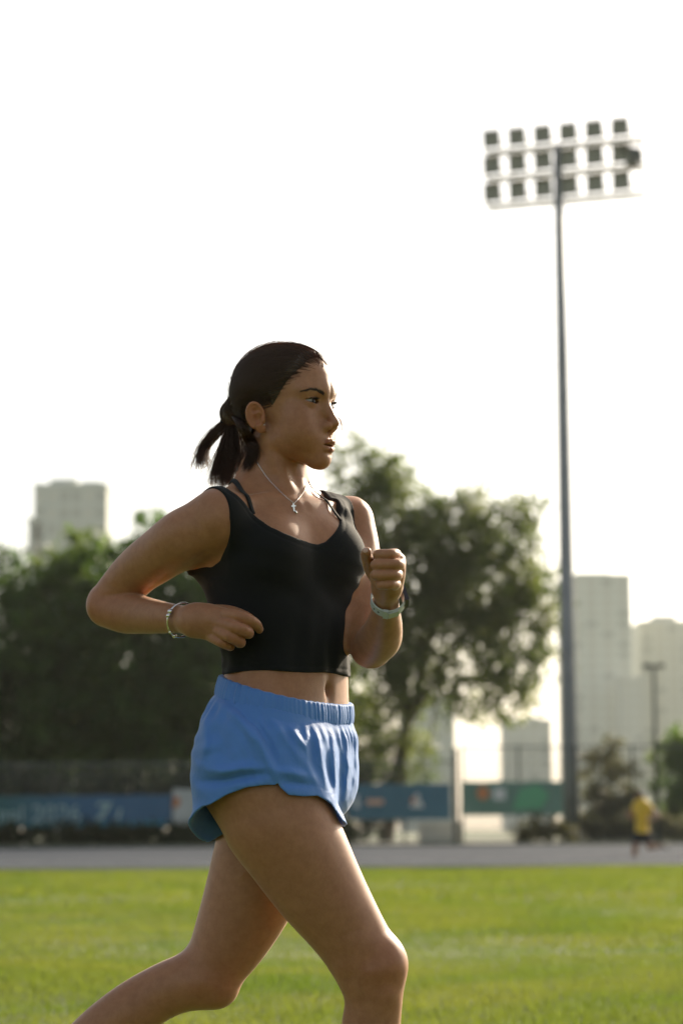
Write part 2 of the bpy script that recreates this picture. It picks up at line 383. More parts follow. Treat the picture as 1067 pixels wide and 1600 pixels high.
tower('tower_block', 620, 47, 163, 760, 20, 6, m_tw1, m_win, 'grey apartment tower standing alone above the dense trees', roof=((.18, .55, 2.2), (.62, .9, 1.4)))
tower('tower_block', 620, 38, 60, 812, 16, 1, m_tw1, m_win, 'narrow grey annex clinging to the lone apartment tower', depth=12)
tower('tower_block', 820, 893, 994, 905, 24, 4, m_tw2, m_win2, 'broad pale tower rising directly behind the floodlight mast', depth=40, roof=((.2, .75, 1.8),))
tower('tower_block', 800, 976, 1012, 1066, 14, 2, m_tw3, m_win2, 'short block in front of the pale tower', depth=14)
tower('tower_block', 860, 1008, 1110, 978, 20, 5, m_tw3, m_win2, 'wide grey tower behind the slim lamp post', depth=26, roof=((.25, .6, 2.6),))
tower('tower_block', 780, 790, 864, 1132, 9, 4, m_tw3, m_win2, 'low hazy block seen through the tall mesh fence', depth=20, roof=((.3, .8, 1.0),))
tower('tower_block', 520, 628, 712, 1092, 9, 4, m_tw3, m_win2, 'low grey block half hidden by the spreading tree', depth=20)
# low white kiosk wall beyond the fence
kw = empty('kiosk', (wx(690, 112), 112, 0), 'small low white kiosk beyond the fence beside the gate post', 'kiosk')
kx0, kx1 = wx(655, 112) - wx(690, 112), wx(722, 112) - wx(690, 112)
MB().box(kx0, kx1, 0, 1.6, 0, .95).build('wall', material('kiosk_white', lin(214, 210, 196), .8, noise=(2, lin(196, 192, 178), 4)), kw)
MB().box(kx0 - .1, kx1 + .1, -.1, 1.7, .95, 1.05).build('roof', m_tw3, kw)

# ================================================================== trees, hedge, shrubs
m_bark = material('bark', lin(62, 54, 44), .9, noise=(6, lin(84, 74, 60), 6), bump=(14, .8, .03))
def leaf_mat(name, c, t, t2, fac=.45): return material(name, c, .5, noise=(.35, tuple(np.array(c) * 1.35), 4), translucent=(fac, t, t2, .5), spec=.35)
m_lf_mid = leaf_mat('leaf_olive', lin(52, 68, 36), lin(112, 134, 58), lin(158, 168, 90), .42)
m_lf_dark = leaf_mat('leaf_dark', lin(52, 74, 36), lin(92, 130, 50), lin(120, 148, 60), .42)
m_lf_mid2 = leaf_mat('leaf_mid', lin(60, 84, 38), lin(104, 140, 50), lin(134, 154, 62), .42)
m_lf_hedge = leaf_mat('leaf_hedge', lin(36, 48, 28), lin(50, 66, 32), lin(60, 76, 38), .2)
m_lf_brown = leaf_mat('leaf_brownish', lin(76, 78, 56), lin(116, 116, 70), lin(130, 126, 82), .35)
def foliage(blobs, Y, org, n, size, seed, clump=0.6, per=26, zspread=1.0, droop=.15):
    """leaf blades in many small sprays scattered through the blobs (px, py, radius px, depth offset m)"""
    g = np.random.default_rng(seed); B = np.array([b if len(b) == 4 else tuple(b) + (0.0,) for b in blobs], float)
    wgt = B[:, 2] ** 2.4; wgt /= wgt.sum(); nc = max(4, n // per)
    bi = g.choice(len(B), nc, p=wgt)
    d = g.normal(size=(nc, 3)); d /= np.linalg.norm(d, axis=1, keepdims=True); d *= (g.uniform(.15, 1, (nc, 1)) ** .5)
    sc = FPX / Y
    cen = np.array([at(b[0], b[1], Y + b[3]) for b in B])[bi]; rad = (B[:, 2] / sc)[bi][:, None]
    C = cen + d * rad * np.array([1, zspread, 1]); out = d / (np.linalg.norm(d, axis=1, keepdims=True) + 1e-6)
    # each spray: leaves along a short twig pointing outwards
    tw = out + g.normal(0, .45, (nc, 3)) + np.array([0, 0, .1]); tw /= np.linalg.norm(tw, axis=1, keepdims=True)
    k = np.repeat(np.arange(nc), per); m = len(k); s = g.uniform(-.5, 1.0, m)[:, None]
    P = C[k] + tw[k] * s * clump * g.uniform(.7, 1.3, m)[:, None] + g.normal(0, clump * .22, (m, 3)); P[:, 2] -= droop * np.abs(s[:, 0]) * clump
    a = tw[k] * .6 + g.normal(0, .6, (m, 3)); a[:, 2] -= droop; a /= np.linalg.norm(a, axis=1, keepdims=True)
    nrm = g.normal(0, 1, (m, 3)); bb = np.cross(a, nrm); bb /= np.linalg.norm(bb, axis=1, keepdims=True); up = np.cross(bb, a)
    L = (size * g.uniform(.6, 1.35, m))[:, None]
    v = np.stack([P, P + a * L * .5 + bb * L * .26 + up * L * .04, P + a * L, P + a * L * .5 - bb * L * .26 + up * L * .04], 1).reshape(-1, 3)
    q = np.arange(m)[:, None] * 4 + np.arange(4)[None]
    return v - np.asarray(org), q, C - np.asarray(org)
def wiggle(a, b, n, amp, g):
    t = np.linspace(0, 1, n)[:, None]; p = np.asarray(a) * (1 - t) + np.asarray(b) * t
    o = g.normal(0, amp, (n, 3)); o[0] = 0; o[-1] *= .3
    return p + np.cumsum(o, 0) * .4
def tree(name, label, base_px, Y, blobs, n, size, mat, seed, trunk_r=.25, fork=.35, group=None, clump=.7, zs=1.0, cat='tree', nb=None, per=26):
    bx = float(at(base_px, 1297, Y)[0]); r = empty(name, (bx, Y, 0), label, cat, group); g = np.random.default_rng(seed + 100)
    v, q, C = foliage(blobs, Y, (bx, Y, 0), n, size, seed, clump, per, zs)
    tr = MB(); top = max(c[2] for c in C); fz = top * fork
    tips = C[g.choice(len(C), min(len(C), nb or 26), replace=False)]
    mid = np.array([tips[:, 0].mean() * .5, tips[:, 1].mean() * .4, fz])
    tr.tube(wiggle((0, 0, -.15), mid, 7, .05, g), np.linspace(trunk_r * 1.25, trunk_r * .8, 7), 10)
    limbs = []
    for k in range(5):
        sel = tips[k::5]; e = sel.mean(0) * .62 + mid * .38; limbs.append(e)
        tr.tube(wiggle(mid - np.array([0, 0, .2]), e, 6, .12, g), np.linspace(trunk_r * .62, trunk_r * .32, 6), 7)
        for tpt in sel: tr.tube(wiggle(e, tpt, 5, .12, g), np.linspace(trunk_r * .28, .02, 5), 5, cap=False)
    tr.build('trunk', m_bark, r, smooth=True)
    obj('crown', v, q, mat, r)
    return r
G = 'dense trees behind the low fence'
tree('spreading_tree', 'spreading olive green tree with airy foliage rising behind the teal banner', 600, 118,
     [(560, 735, 52), (615, 742, 36), (600, 800, 66), (556, 850, 70), (636, 880, 72), (710, 838, 62), (728, 792, 34), (792, 832, 50), (818, 800, 30), (757, 910, 80), (828, 915, 46), (690, 985, 66),
      (792, 1008, 50), (612, 975, 70), (838, 1048, 30), (575, 1070, 56), (742, 1075, 44), (545, 960, 62), (850, 975, 26), (640, 1050, 46), (560, 1150, 44), (700, 900, 50), (616, 1130, 44), (590, 1195, 44), (640, 1180, 36), (560, 1225, 40), (800, 1075, 36), (690, 1075, 36), (858, 930, 26), (848, 1020, 28), (760, 990, 56), (665, 820, 40), (770, 1110, 24)],
     38000, .34, m_lf_mid, 11, trunk_r=.34, fork=.30, clump=.75, zs=1.0, nb=40, per=16)
tree('leafy_tree', 'broad dark green tree at the edge, before the narrow tower annex', 10, 121,
     [(-60, 920, 80), (20, 935, 66), (-20, 1010, 100), (50, 1040, 80), (0, 1110, 100), (60, 1150, 90), (-80, 1100, 100), (20, 1210, 80), (-60, 1200, 90)], 24000, .42, m_lf_dark, 21, group=G, nb=20)
tree('leafy_tree', 'mid green rounded tree whose top meets the foot of the lone grey tower', 130, 124,
     [(128, 884, 52), (90, 930, 66), (160, 930, 66), (110, 1000, 90), (180, 1030, 90), (130, 1100, 100), (190, 1150, 90), (110, 1190, 90)], 24000, .42, m_lf_mid2, 22, group=G, nb=20)
tree('leafy_tree', 'tall dark green tree behind the bent arm of the woman in black', 270, 122,
     [(236, 850, 50), (215, 900, 56), (275, 900, 70), (300, 970, 90), (240, 1000, 90), (320, 1070, 100), (250, 1110, 100), (300, 1190, 90), (230, 1210, 70)], 24000, .42, m_lf_dark, 23, group=G, nb=20)
tree('leafy_tree', 'shaded green tree behind the torso of the woman in black', 430, 126,
     [(360, 880, 60), (430, 850, 70), (480, 900, 70), (400, 970, 90), (480, 1010, 90), (420, 1080, 100), (510, 1110, 80), (400, 1180, 90), (500, 1200, 80)], 22000, .42, m_lf_mid2, 24, group=G, nb=20)
tree('shrub_tree', 'slender brownish shrub between the floodlight mast and the lamp post', 948, 112,
     [(935, 1200, 26), (950, 1176, 18), (962, 1230, 34), (930, 1262, 34), (975, 1270, 32), (980, 1215, 18), (950, 1300, 36)], 3800, .3, m_lf_brown, 31, trunk_r=.1, cat='shrub', clump=.45, nb=14)
tree('shrub_tree', 'bushy green shrub beyond the slim lamp post', 1062, 113,
     [(1045, 1190, 24), (1060, 1162, 24), (1080, 1200, 36), (1050, 1245, 34), (1075, 1270, 40), (1040, 1290, 30), (1095, 1180, 30)], 5200, .3, m_lf_mid2, 32, trunk_r=.1, cat='shrub', clump=.45, nb=14)
def low_plants(name, label, px0, px1, py, Y, n, mat, seed, h=20, kind=None):
    bl = [(x, py + 8 * math.sin(x * .7), h) for x in np.arange(px0, px1 + 1, h * .8)]
    o = (float(at((px0 + px1) / 2, 1297, Y)[0]), Y, 0)
    v, q, C = foliage(bl, Y, o, n, .28, seed, .4, 20)
    v[:, 2] = np.maximum(v[:, 2], -.02)
    r = obj(name, v, q, mat, label=label, cat='hedge', loc=o, kind=kind)
    return r
low_plants('hedge', 'long dark clipped hedge behind the low fence and its banners', -190, 560, 1256, 108.5, 30000, m_lf_hedge, 41, h=62)
low_plants('low_hedge', 'low dark planting along the foot of the low fence', -190, 545, 1310, 103.6, 9000, m_lf_hedge, 42, h=16)
low_plants('low_hedge', 'small clump of weeds at the foot of the tall fence beside the mast', 812, 888, 1306, 103.6, 900, m_lf_brown, 43, h=12)
low_plants('low_hedge', 'tangled low planting at the foot of the two shrubs', 905, 1100, 1302, 106, 3600, m_lf_brown, 44, h=20)

# ================================================================== people: distance fields turned into one continuous skin
import threading
from concurrent.futures import ThreadPoolExecutor
f32 = np.float32
def smin(a, b, k):
    h = np.clip(.5 + .5 * (b - a) / k, 0, 1)
    return b + (a - b) * h - k * h * (1 - h)
def smax(a, b, k): return -smin(-a, -b, k)
class Prim:
    """a shape with a bounding sphere, so that far blocks can skip it"""
    def __init__(s, fn, c, r): s.fn, s.c, s.r = fn, np.asarray(c, float), float(r)
def cone(a, b, ra, rb):
    a = np.asarray(a, f32); b = np.asarray(b, f32); ba = b - a; L2 = float(ba @ ba) + 1e-12
    def fn(P):
        t = np.clip(((P - a) @ ba) / L2, 0, 1)
        return norm(P - a - t[:, None] * ba) - (ra + (rb - ra) * t)
    return Prim(fn, (a + b) / 2, math.sqrt(L2) / 2 + max(ra, rb))
def chain(pts, rads, sub=4):
    """a limb: smooth centre line through pts with radii, as one primitive"""
    pts = np.asarray(pts, float); rads = np.asarray(rads, float); n = len(pts)
    if n > 2:
        Q = np.concatenate([pts, rads[:, None]], 1); Q = np.concatenate([[2 * Q[0] - Q[1]], Q, [2 * Q[-1] - Q[-2]]]); out = []
        for i in range(1, n):
            for s in range(sub):
                t = s / sub; p0, p1, p2, p3 = Q[i - 1:i + 3]
                out.append(.5 * (2 * p1 + (p2 - p0) * t + (2 * p0 - 5 * p1 + 4 * p2 - p3) * t * t + (3 * p1 - p0 - 3 * p2 + p3) * t ** 3))
        out.append(Q[n]); out = np.array(out); pts, rads = out[:, :3], out[:, 3]
    cs = [cone(pts[i], pts[i + 1], rads[i], rads[i + 1]) for i in range(len(pts) - 1)]
    def fn(P):
        d = cs[0].fn(P)
        for c in cs[1:]: d = np.minimum(d, c.fn(P))
        return d
    c = (pts.min(0) + pts.max(0)) / 2
    return Prim(fn, c, max(np.linalg.norm(pts - c, axis=1) + rads))
def spine(pts, rads):
    """a nearly straight limb: smooth centre curve and radius along its chord"""
    pts = np.asarray(pts, float); rads = np.asarray(rads, float); a = pts[0]; ax = pts[-1] - a; L = np.linalg.norm(ax); ax = ax / L
    t = (pts - a) @ ax; tt = np.linspace(0, L, 80); Q = np.concatenate([pts - a - t[:, None] * ax, rads[:, None]], 1)
    m = np.gradient(Q, t, axis=0); i = np.clip(np.searchsorted(t, tt, 'right') - 1, 0, len(t) - 2); hh = (t[i + 1] - t[i])[:, None]; s = ((tt - t[i])[:, None] / hh)
    T = (2 * s ** 3 - 3 * s ** 2 + 1) * Q[i] + (s ** 3 - 2 * s ** 2 + s) * hh * m[i] + (3 * s ** 2 - 2 * s ** 3) * Q[i + 1] + (s ** 3 - s ** 2) * hh * m[i + 1]
    T = T.astype(f32); a32, ax32 = a.astype(f32), ax.astype(f32); step = L / 79
    def fn(P):
        q = P - a32; u = q @ ax32; uc = np.clip(u, 0, L - 1e-6); k = uc / step; j = np.minimum(k.astype(np.int32), 78); fr = (k - j)[:, None].astype(f32)
        row = T[j] * (1 - fr) + T[j + 1] * fr
        return norm(q - uc[:, None] * ax32 - row[:, :3]) - row[:, 3]
    c = (pts.min(0) + pts.max(0)) / 2
    return Prim(fn, c, max(np.linalg.norm(pts - c, axis=1) + rads))
def ellip(c, r, M=None):
    c = np.asarray(c, f32); r = np.asarray(r, f32); M = None if M is None else np.asarray(M, f32)
    def fn(P):
        q = P - c
        if M is not None: q = q @ M
        k0 = norm(q / r); k1 = norm(q / (r * r)) + 1e-9
        return k0 * (k0 - 1) / k1
    return Prim(fn, c, max(r))
BIG = 0.5
def norm(v): return np.sqrt(np.einsum('ij,ij->i', v, v))
_tl = threading.local()
def far(P, prim, margin=0.05):
    """true when no point of the batch can feel the shape"""
    if getattr(_tl, 'P', None) is not P:
        lo_, hi_ = P.min(0), P.max(0); _tl.P = P; _tl.c = (lo_ + hi_) / 2; _tl.R = float(np.linalg.norm(hi_ - lo_)) / 2
    return np.linalg.norm(prim.c - _tl.c) - prim.r - _tl.R > margin
def ev(P, prim, margin=0.06):
    if far(P, prim, margin): return np.full(len(P), BIG, f32)
    return prim.fn(P).astype(f32)
def surface(f, lo, hi, h, B=8, slack=1.3, project=1, axes=None):
    """sparse surface nets: quads on f = 0; axes may give uneven grid lines"""
    lo = np.asarray(lo, float); n = np.ceil((np.asarray(hi) - lo) / (h * B)).astype(int)
    X3 = axes or [lo[a] + h * np.arange(n[a] * B + 1) for a in range(3)]
    n = np.array([-(-(len(x) - 1) // B) for x in X3]); X3 = [np.concatenate([x, x[-1] + h * np.arange(1, k * B + 2 - len(x))]) for x, k in zip(X3, n)]
    def pos(G): return np.stack([X3[a][G[..., a]] for a in range(3)], -1)
    I = np.stack(np.meshgrid(*[np.arange(k) for k in n], indexing='ij'), -1).reshape(-1, 3)
    # coarse pass in spatial batches
    key = (I // 6) @ np.array([1000000, 1000, 1]); order = np.argsort(key, kind='stable'); I = I[order]; key = key[order]
    C = ((pos(I * B) + pos(I * B + B)) / 2).astype(f32); act = np.zeros(len(I), bool)
    cut = np.flatnonzero(np.diff(key)) + 1
    def coarse(s): act[s] = np.abs(f(C[s])) < h * B * .87 * slack
    pool = ThreadPoolExecutor(4); list(pool.map(coarse, np.split(np.arange(len(I)), cut)))
    I = I[act]; N = n * B + 1; st = np.array([N[1] * N[2], N[2], 1], np.int64)
    loc = np.stack(np.meshgrid(*[np.arange(B + 1)] * 3, indexing='ij'), -1).reshape(-1, 3)
    VK, VP, QA = [], [], []
    c8 = np.array([[i, j, k] for i in (0, 1) for j in (0, 1) for k in (0, 1)])
    edges = [(a, b) for a in range(8) for b in range(a + 1, 8) if np.abs(c8[a] - c8[b]).sum() == 1]
    key = (I // 3) @ np.array([1000000, 1000, 1]); order = np.argsort(key, kind='stable'); I = I[order]; key = key[order]
    def block(s):
        if len(s) == 0: return
        G = I[s][:, None, :] * B + loc[None]                      # lattice indices
        D = f(pos(G.reshape(-1, 3)).astype(f32)).reshape(len(s), B + 1, B + 1, B + 1)
        Sg = D < 0
        cor = [D[:, i:B + i, j:B + j, k:B + k] for i, j, k in c8]; sg = [c < 0 for c in cor]
        cnt = sum(x.astype(np.int8) for x in sg); mixed = (cnt > 0) & (cnt < 8)
        w_ = np.argwhere(mixed)
        if len(w_) == 0: return
        vals = np.stack([c[mixed] for c in cor], 1); acc = np.zeros((len(w_), 3)); num = np.zeros(len(w_))
        for a, b in edges:
            va, vb = vals[:, a], vals[:, b]; x = (va < 0) != (vb < 0); t = np.where(x, va / np.where(x, va - vb, 1), 0)
            acc += x[:, None] * (c8[a] + t[:, None] * (c8[b] - c8[a])); num += x
        cell = I[s][w_[:, 0]] * B + w_[:, 1:]
        vk, vp, qa = cell @ st, pos(cell) + acc / num[:, None] * (pos(cell + 1) - pos(cell)), []
        for ax in range(3):
            hi_ = [slice(0, B)] * 3; hi_[ax] = slice(1, B + 1)
            A = Sg[:, :B, :B, :B]; E = Sg[(slice(None),) + tuple(hi_)]
            e = np.argwhere(A != E)
            if len(e) == 0: continue
            g = I[s][e[:, 0]] * B + e[:, 1:]; neg = A[e[:, 0], e[:, 1], e[:, 2], e[:, 3]]
            o1, o2 = np.eye(3, dtype=int)[(ax + 1) % 3], np.eye(3, dtype=int)[(ax + 2) % 3]
            q = np.stack([g @ st, (g - o1) @ st, (g - o1 - o2) @ st, (g - o2) @ st], 1)
            q[~neg] = q[~neg][:, ::-1]; qa.append(q)
        return vk, vp, qa
    for res in pool.map(block, np.split(np.arange(len(I)), np.flatnonzero(np.diff(key)) + 1)):
        if res: VK.append(res[0]); VP.append(res[1]); QA += res[2]
    VK = np.concatenate(VK); VP = np.concatenate(VP); Q = np.concatenate(QA)
    o = np.argsort(VK); VK, VP = VK[o], VP[o]
    ix = np.searchsorted(VK, Q); ix = np.minimum(ix, len(VK) - 1); ok = (VK[ix] == Q).all(1); F_ = ix[ok]
    for _ in range(project):                                       # slide the corners onto the true surface
        kk = np.floor((VP - lo) / .12).astype(int) @ np.array([1000000, 1000, 1]); o = np.argsort(kk, kind='stable')
        def slide(s):
            P = VP[s].astype(f32); e = f32(h * .5); d0 = f(P); gr = np.stack([f(P + np.eye(3, dtype=f32)[a] * e) - d0 for a in range(3)], 1) / e
            gn = (gr * gr).sum(1) + 1e-6; stp = -(d0 / np.maximum(gn, .25))[:, None] * gr
            ln = np.linalg.norm(stp, axis=1, keepdims=True); VP[s] += stp * np.minimum(1, .5 * h / (ln + 1e-9))
        list(pool.map(slide, np.split(o, np.flatnonzero(np.diff(kk[o])) + 1)))
    pool.shutdown()
    return VP, F_.astype(np.int32)

# ------------------------------------------------------------------ the running woman
RY = 4.0
def J(px, py, d=0.0): return at(px, py, RY + d)
def rp(r, d=0.0): return r * (RY + d) / FPX
def limb(rows): return spine([J(x, y, d) for x, y, d, r in rows], [rp(r, d) for x, y, d, r in rows])
def frame(yaw, pitch=0.0, roll=0.0):
    """columns: forward, left, up; yaw turns the facing from +X towards the camera"""
    c, s = math.cos(-yaw), math.sin(-yaw); Rz = np.array([[c, -s, 0], [s, c, 0], [0, 0, 1]])
    c, s = math.cos(pitch), math.sin(pitch); Ry_ = np.array([[c, 0, s], [0, 1, 0], [-s, 0, c]])
    c, s = math.cos(roll), math.sin(roll); Rx = np.array([[1, 0, 0], [0, c, -s], [0, s, c]])
    return Rz @ Ry_ @ Rx
rad = math.radians
CH_YAW = rad(51); CHF = frame(CH_YAW, rad(2)); CHO = J(440, 870, 0.0)            # chest frame and origin

# torso: stacked ellipses that twist from hips to shoulders: (py, px, depth, half width, half depth, yaw)
TOR = [(1335, 436, .00, .02, .02, 26), (1300, 436, .00, .085, .060, 26), (1270, 435, .00, .135, .09, 26), (1245, 434, .00, .162, .107, 26), (1195, 434, .00, .165, .110, 26), (1140, 437, .00, .152, .101, 28), (1095, 444, .00, .137, .093, 31),
       (1050, 449, .00, .123, .087, 34), (1010, 446, .00, .122, .087, 40), (960, 440, .00, .132, .094, 46), (915, 437, .00, .138, .096, 50), (870, 439, .00, .138, .096, 51),
       (830, 441, .00, .136, .086, 51), (800, 441, .00, .120, .070, 51), (778, 440, .00, .078, .052, 48), (760, 438, .00, .036, .030, 42), (748, 437, .00, .012, .012, 42)]
_tz = np.array([J(px, py, d)[2] for py, px, d, *_ in TOR]); _tx = np.array([J(px, py, d)[0] for py, px, d, *_ in TOR]); _ty = np.array([J(px, py, d)[1] for py, px, d, *_ in TOR])
_ta = np.array([t[3] for t in TOR]); _tb = np.array([t[4] for t in TOR]); _tw = np.radians([t[5] for t in TOR])
def _spl(z, y):
    """smooth interpolation of the table"""
    zz = np.linspace(_tz[0], _tz[-1], 240); yy = np.interp(zz, _tz, y)
    k = np.hanning(27); k /= k.sum(); yy = np.convolve(np.pad(yy, 13, mode='edge'), k, 'valid')
    return lambda q: np.interp(q, zz, yy)
_fx, _fy, _fa, _fb, _fw = [_spl(None, a) for a in (_tx, _ty, _ta, _tb, _tw)]
def f_torso(P, grow=0.0):
    z = P[:, 2]; x = P[:, 0] - _fx(z); y = P[:, 1] - _fy(z); wv = _fw(z); c, s = np.cos(wv), np.sin(wv)
    v = x * c - y * s; u = -(-x * s - y * c)                                   # forward, left
    a, b = _fa(z) + grow, _fb(z) + grow
    e = 2.35
    k0 = (np.abs(u / a) ** e + np.abs(v / b) ** e) ** (1 / e)
    d = (k0 - 1) * np.minimum(a, b) * .5 + (k0 - 1) * .5 * np.sqrt(u * u + v * v) / (k0 + 1e-6)
    return np.maximum(d, np.maximum(z - _tz[-1], _tz[0] - z)).astype(f32)
P_TOR = Prim(f_torso, (np.array([_tx.mean(), _ty.mean(), (_tz[0] + _tz[-1]) / 2])), .55)
def chest(f_, l_, u_): return CHO + CHF @ np.array([f_, l_, u_])
HO = J(443, 650, -.01); HF = frame(rad(29), rad(3), rad(2)); HS = .95
def hd(*p): return HO + HF @ (np.array(p) * HS / 1000)
SH_R, SH_L = J(338, 814, -.115), J(551, 817, .12)
# core additions to the torso (shape, blend)
breast_r = ellip(chest(.052, -.066, -.002), (.058, .060, .058), CHF); breast_l = ellip(chest(.052, .066, -.002), (.058, .060, .058), CHF)
CORE = [(breast_r, .035), (breast_l, .035),
        (chain([chest(-.024, 0, .080), hd(-16, 0, -55)], [.0465, .0445]), .045),                     # neck
        (chain([chest(.036, -.010, .080), hd(-6, -46, -34)], [.011, .011]), .016), (chain([chest(.036, .010, .080), hd(-6, 46, -34)], [.011, .011]), .016),
        (spine([J(412, 730, .02), J(378, 776, -.03), J(342, 797, -.10)], [rp(32), rp(27), rp(28)]), .035),
        (spine([J(446, 730, .04), J(490, 787, .07), J(540, 804, .11)], [rp(30), rp(22), rp(26)]), .03),
        (chain([chest(.053, -.012, .083), chest(.040, -.07, .094), SH_R + np.array([.02, -.008, .020])], [.0075, .007, .010]), .018),    # collar bones
        (chain([chest(.053, .012, .083), chest(.040, .07, .094), SH_L + np.array([-.005, -.022, .020])], [.0075, .007, .010]), .018),
        (ellip(chest(-.075, -.085, .02), (.03, .05, .07), CHF), .04), (ellip(chest(-.075, .085, .02), (.03, .05, .07), CHF), .04),            # shoulder blades
        (ellip(J(396, 1200, -.01), (.074, .085, .082)), .05), (ellip(J(408, 1203, .09), (.07, .075, .08)), .05)]                                # seat
UARM_R = limb([(340, 812, -.115, 43), (300, 832, -.09, 45), (251, 866, -.03, 42), (205, 902, .035, 37), (172, 942, .065, 35)])
FARM_R = limb([(170, 946, .065, 35.5), (196, 956, .035, 34), (222, 961, .0, 30), (252, 965, -.05, 25.5), (286, 968, -.10, 22), (304, 970, -.125, 23)])
UARM_L = limb([(548, 817, .12, 37), (558, 850, .10, 34), (566, 910, .06, 32), (574, 965, .02, 32), (580, 1006, -.01, 33)])
FARM_L = limb([(580, 1011, -.01, 34), (592, 1000, -.05, 34), (600, 980, -.11, 29), (603, 955, -.17, 22.5), (604, 936, -.215, 19.5), (604, 920, -.24, 20)])
THI_R = limb([(408, 1195, -.075, 82), (431, 1275, -.085, 86), (466, 1335, -.085, 79), (504, 1399, -.08, 69), (545, 1460, -.075, 58), (576, 1508, -.07, 53)])
SHA_R = limb([(579, 1514, -.07, 53), (584, 1553, -.07, 45), (580, 1600, -.06, 45), (576, 1660, -.06, 48), (574, 1730, -.06, 37), (574, 1800, -.06, 26), (574, 1850, -.06, 25)])
THI_L = limb([(446, 1200, .08, 80), (430, 1270, .08, 82), (408, 1350, .085, 77), (372, 1445, .09, 64), (342, 1503, .09, 52), (326, 1526, .09, 47)])
SHA_L = limb([(324, 1526, .09, 46), (285, 1538, .09, 44), (247, 1554, .095, 42), (207, 1580, .1, 44), (165, 1609, .11, 42), (100, 1655, .13, 31), (40, 1697, .145, 25), (10, 1717, .15, 25)])
KNEE = [(ellip(J(603, 1504, -.082), (.026, .030, .034)), .022), (ellip(J(342, 1544, .08), (.026, .03, .028)), .022)]

DENT = [(J(578, 1500, -.13), .020, .0035), (J(588, 1540, -.125), .018, .0028), (J(560, 1478, -.13), .030, -.0035), (J(606, 1535, -.11), .014, .0022), (J(612, 1560, -.11), .018, -.0030), (J(548, 1530, -.12), .018, .0028), (J(330, 1515, .03), .022, .0026), (J(320, 1558, .04), .018, .0022), (J(556, 1430, -.14), .05, .0022), (J(300, 1520, .03), .018, .0025)]
GROOVE = [(J(298, 889, -.09), J(321, 867, -.12), .0065, .0045), (J(312, 800, -.165), J(286, 842, -.14), .018, .0020), (J(262, 838, -.10), J(232, 872, -.06), .026, -.0022),      # armpit, deltoid, triceps
          (J(150, 914, .02), J(196, 922, -.01), .006, .0022), (J(232, 948, -.045), J(262, 955, -.085), .012, -.0015), (J(240, 976, -.04), J(272, 978, -.08), .012, .0012),
          (J(438, 1372, -.17), J(520, 1492, -.13), .026, .0035), (J(470, 1300, -.19), J(540, 1420, -.16), .034, -.0022), (J(520, 1290, -.15), J(585, 1440, -.12), .020, .0016),
          (J(352, 966, -.19), J(332, 968, -.165), .005, .0012), (J(350, 978, -.19), J(328, 976, -.165), .005, .0012), (J(343, 988, -.185), J(322, 983, -.16), .005, .0012)]
# ---- hands: palm slab plus four fingers and a thumb, each its own jointed chain
def finger(rows, k=.93): return chain([J(*r[:3]) for r in rows], [rp(r[3] * k, r[2]) for r in rows], 3)
HAND_R = [(limb([(300, 970, -.125, 23), (322, 968, -.14, 21), (340, 972, -.15, 18)]), .012), (limb([(312, 976, -.13, 20), (328, 984, -.135, 18), (336, 992, -.14, 14)]), .014),
          (limb([(310, 962, -.12, 18), (332, 960, -.135, 15), (350, 962, -.15, 12)]), .014)]
FING_R = [finger([(344, 961, -.150, 12), (370, 963, -.178, 10.6), (391, 970, -.176, 9.8), (401, 977, -.160, 8.8), (405, 984, -.146, 6.8)]),
          finger([(342, 973, -.155, 12), (366, 980, -.187, 10.6), (386, 987.5, -.178, 9.9), (386, 990, -.148, 9), (366, 984, -.135, 8)]),
          finger([(338, 984, -.152, 11.4), (358, 994, -.182, 10.2), (375, 1003, -.170, 9.5), (372, 1004, -.142, 8.2), (356, 994, -.13, 7.6)]),
          finger([(331, 995, -.145, 10), (346, 1004, -.166, 8.6), (359, 1010, -.155, 7.9), (357, 1009, -.134, 7.3), (346, 1001, -.124, 7)]),
          finger([(312, 960, -.11, 13), (338, 955, -.105, 11.5), (366, 957, -.11, 10), (388, 966, -.125, 8.8), (396, 973, -.13, 7.4)])]
HAND_L = [(limb([(604, 922, -.24, 20), (606, 905, -.275, 20), (612, 884, -.305, 17)]), .012), (limb([(604, 915, -.25, 19), (600, 892, -.27, 22), (600, 880, -.28, 18)]), .016),
          (limb([(611, 915, -.26, 15), (617, 897, -.29, 15), (620, 876, -.305, 13)]), .014)]
def fist_finger(y, xr, xl, r, dd=0.0):
    return finger([(xr - r - 3, y + 2, -.285 + dd, r + .5), (xr - r, y, -.315 + dd, r + .6), (xr - 14, y - .3, -.333 + dd, r), ((xr + xl) / 2, y + .3, -.336 + dd, r), (xl + r + 3, y + .5, -.330 + dd, r + .2), (xl + r, y + 1, -.312 + dd, r - .2), (xl + r + 8, y + 2, -.295 + dd, r - 1), (xl + 26, y + 2, -.292 + dd, r - 2)], 1.0)
FING_L = [fist_finger(866.0, 626, 582, 8.3), fist_finger(881.8, 633, 578.5, 8.3, -.004), fist_finger(898, 629, 578, 8.2, -.002), fist_finger(913, 626, 586, 7.6, .004),
          finger([(596, 912, -.25, 13), (582, 893, -.262, 12.5), (575, 877, -.285, 10.5), (572, 867, -.306, 9.2), (573, 862, -.324, 7.8)])]
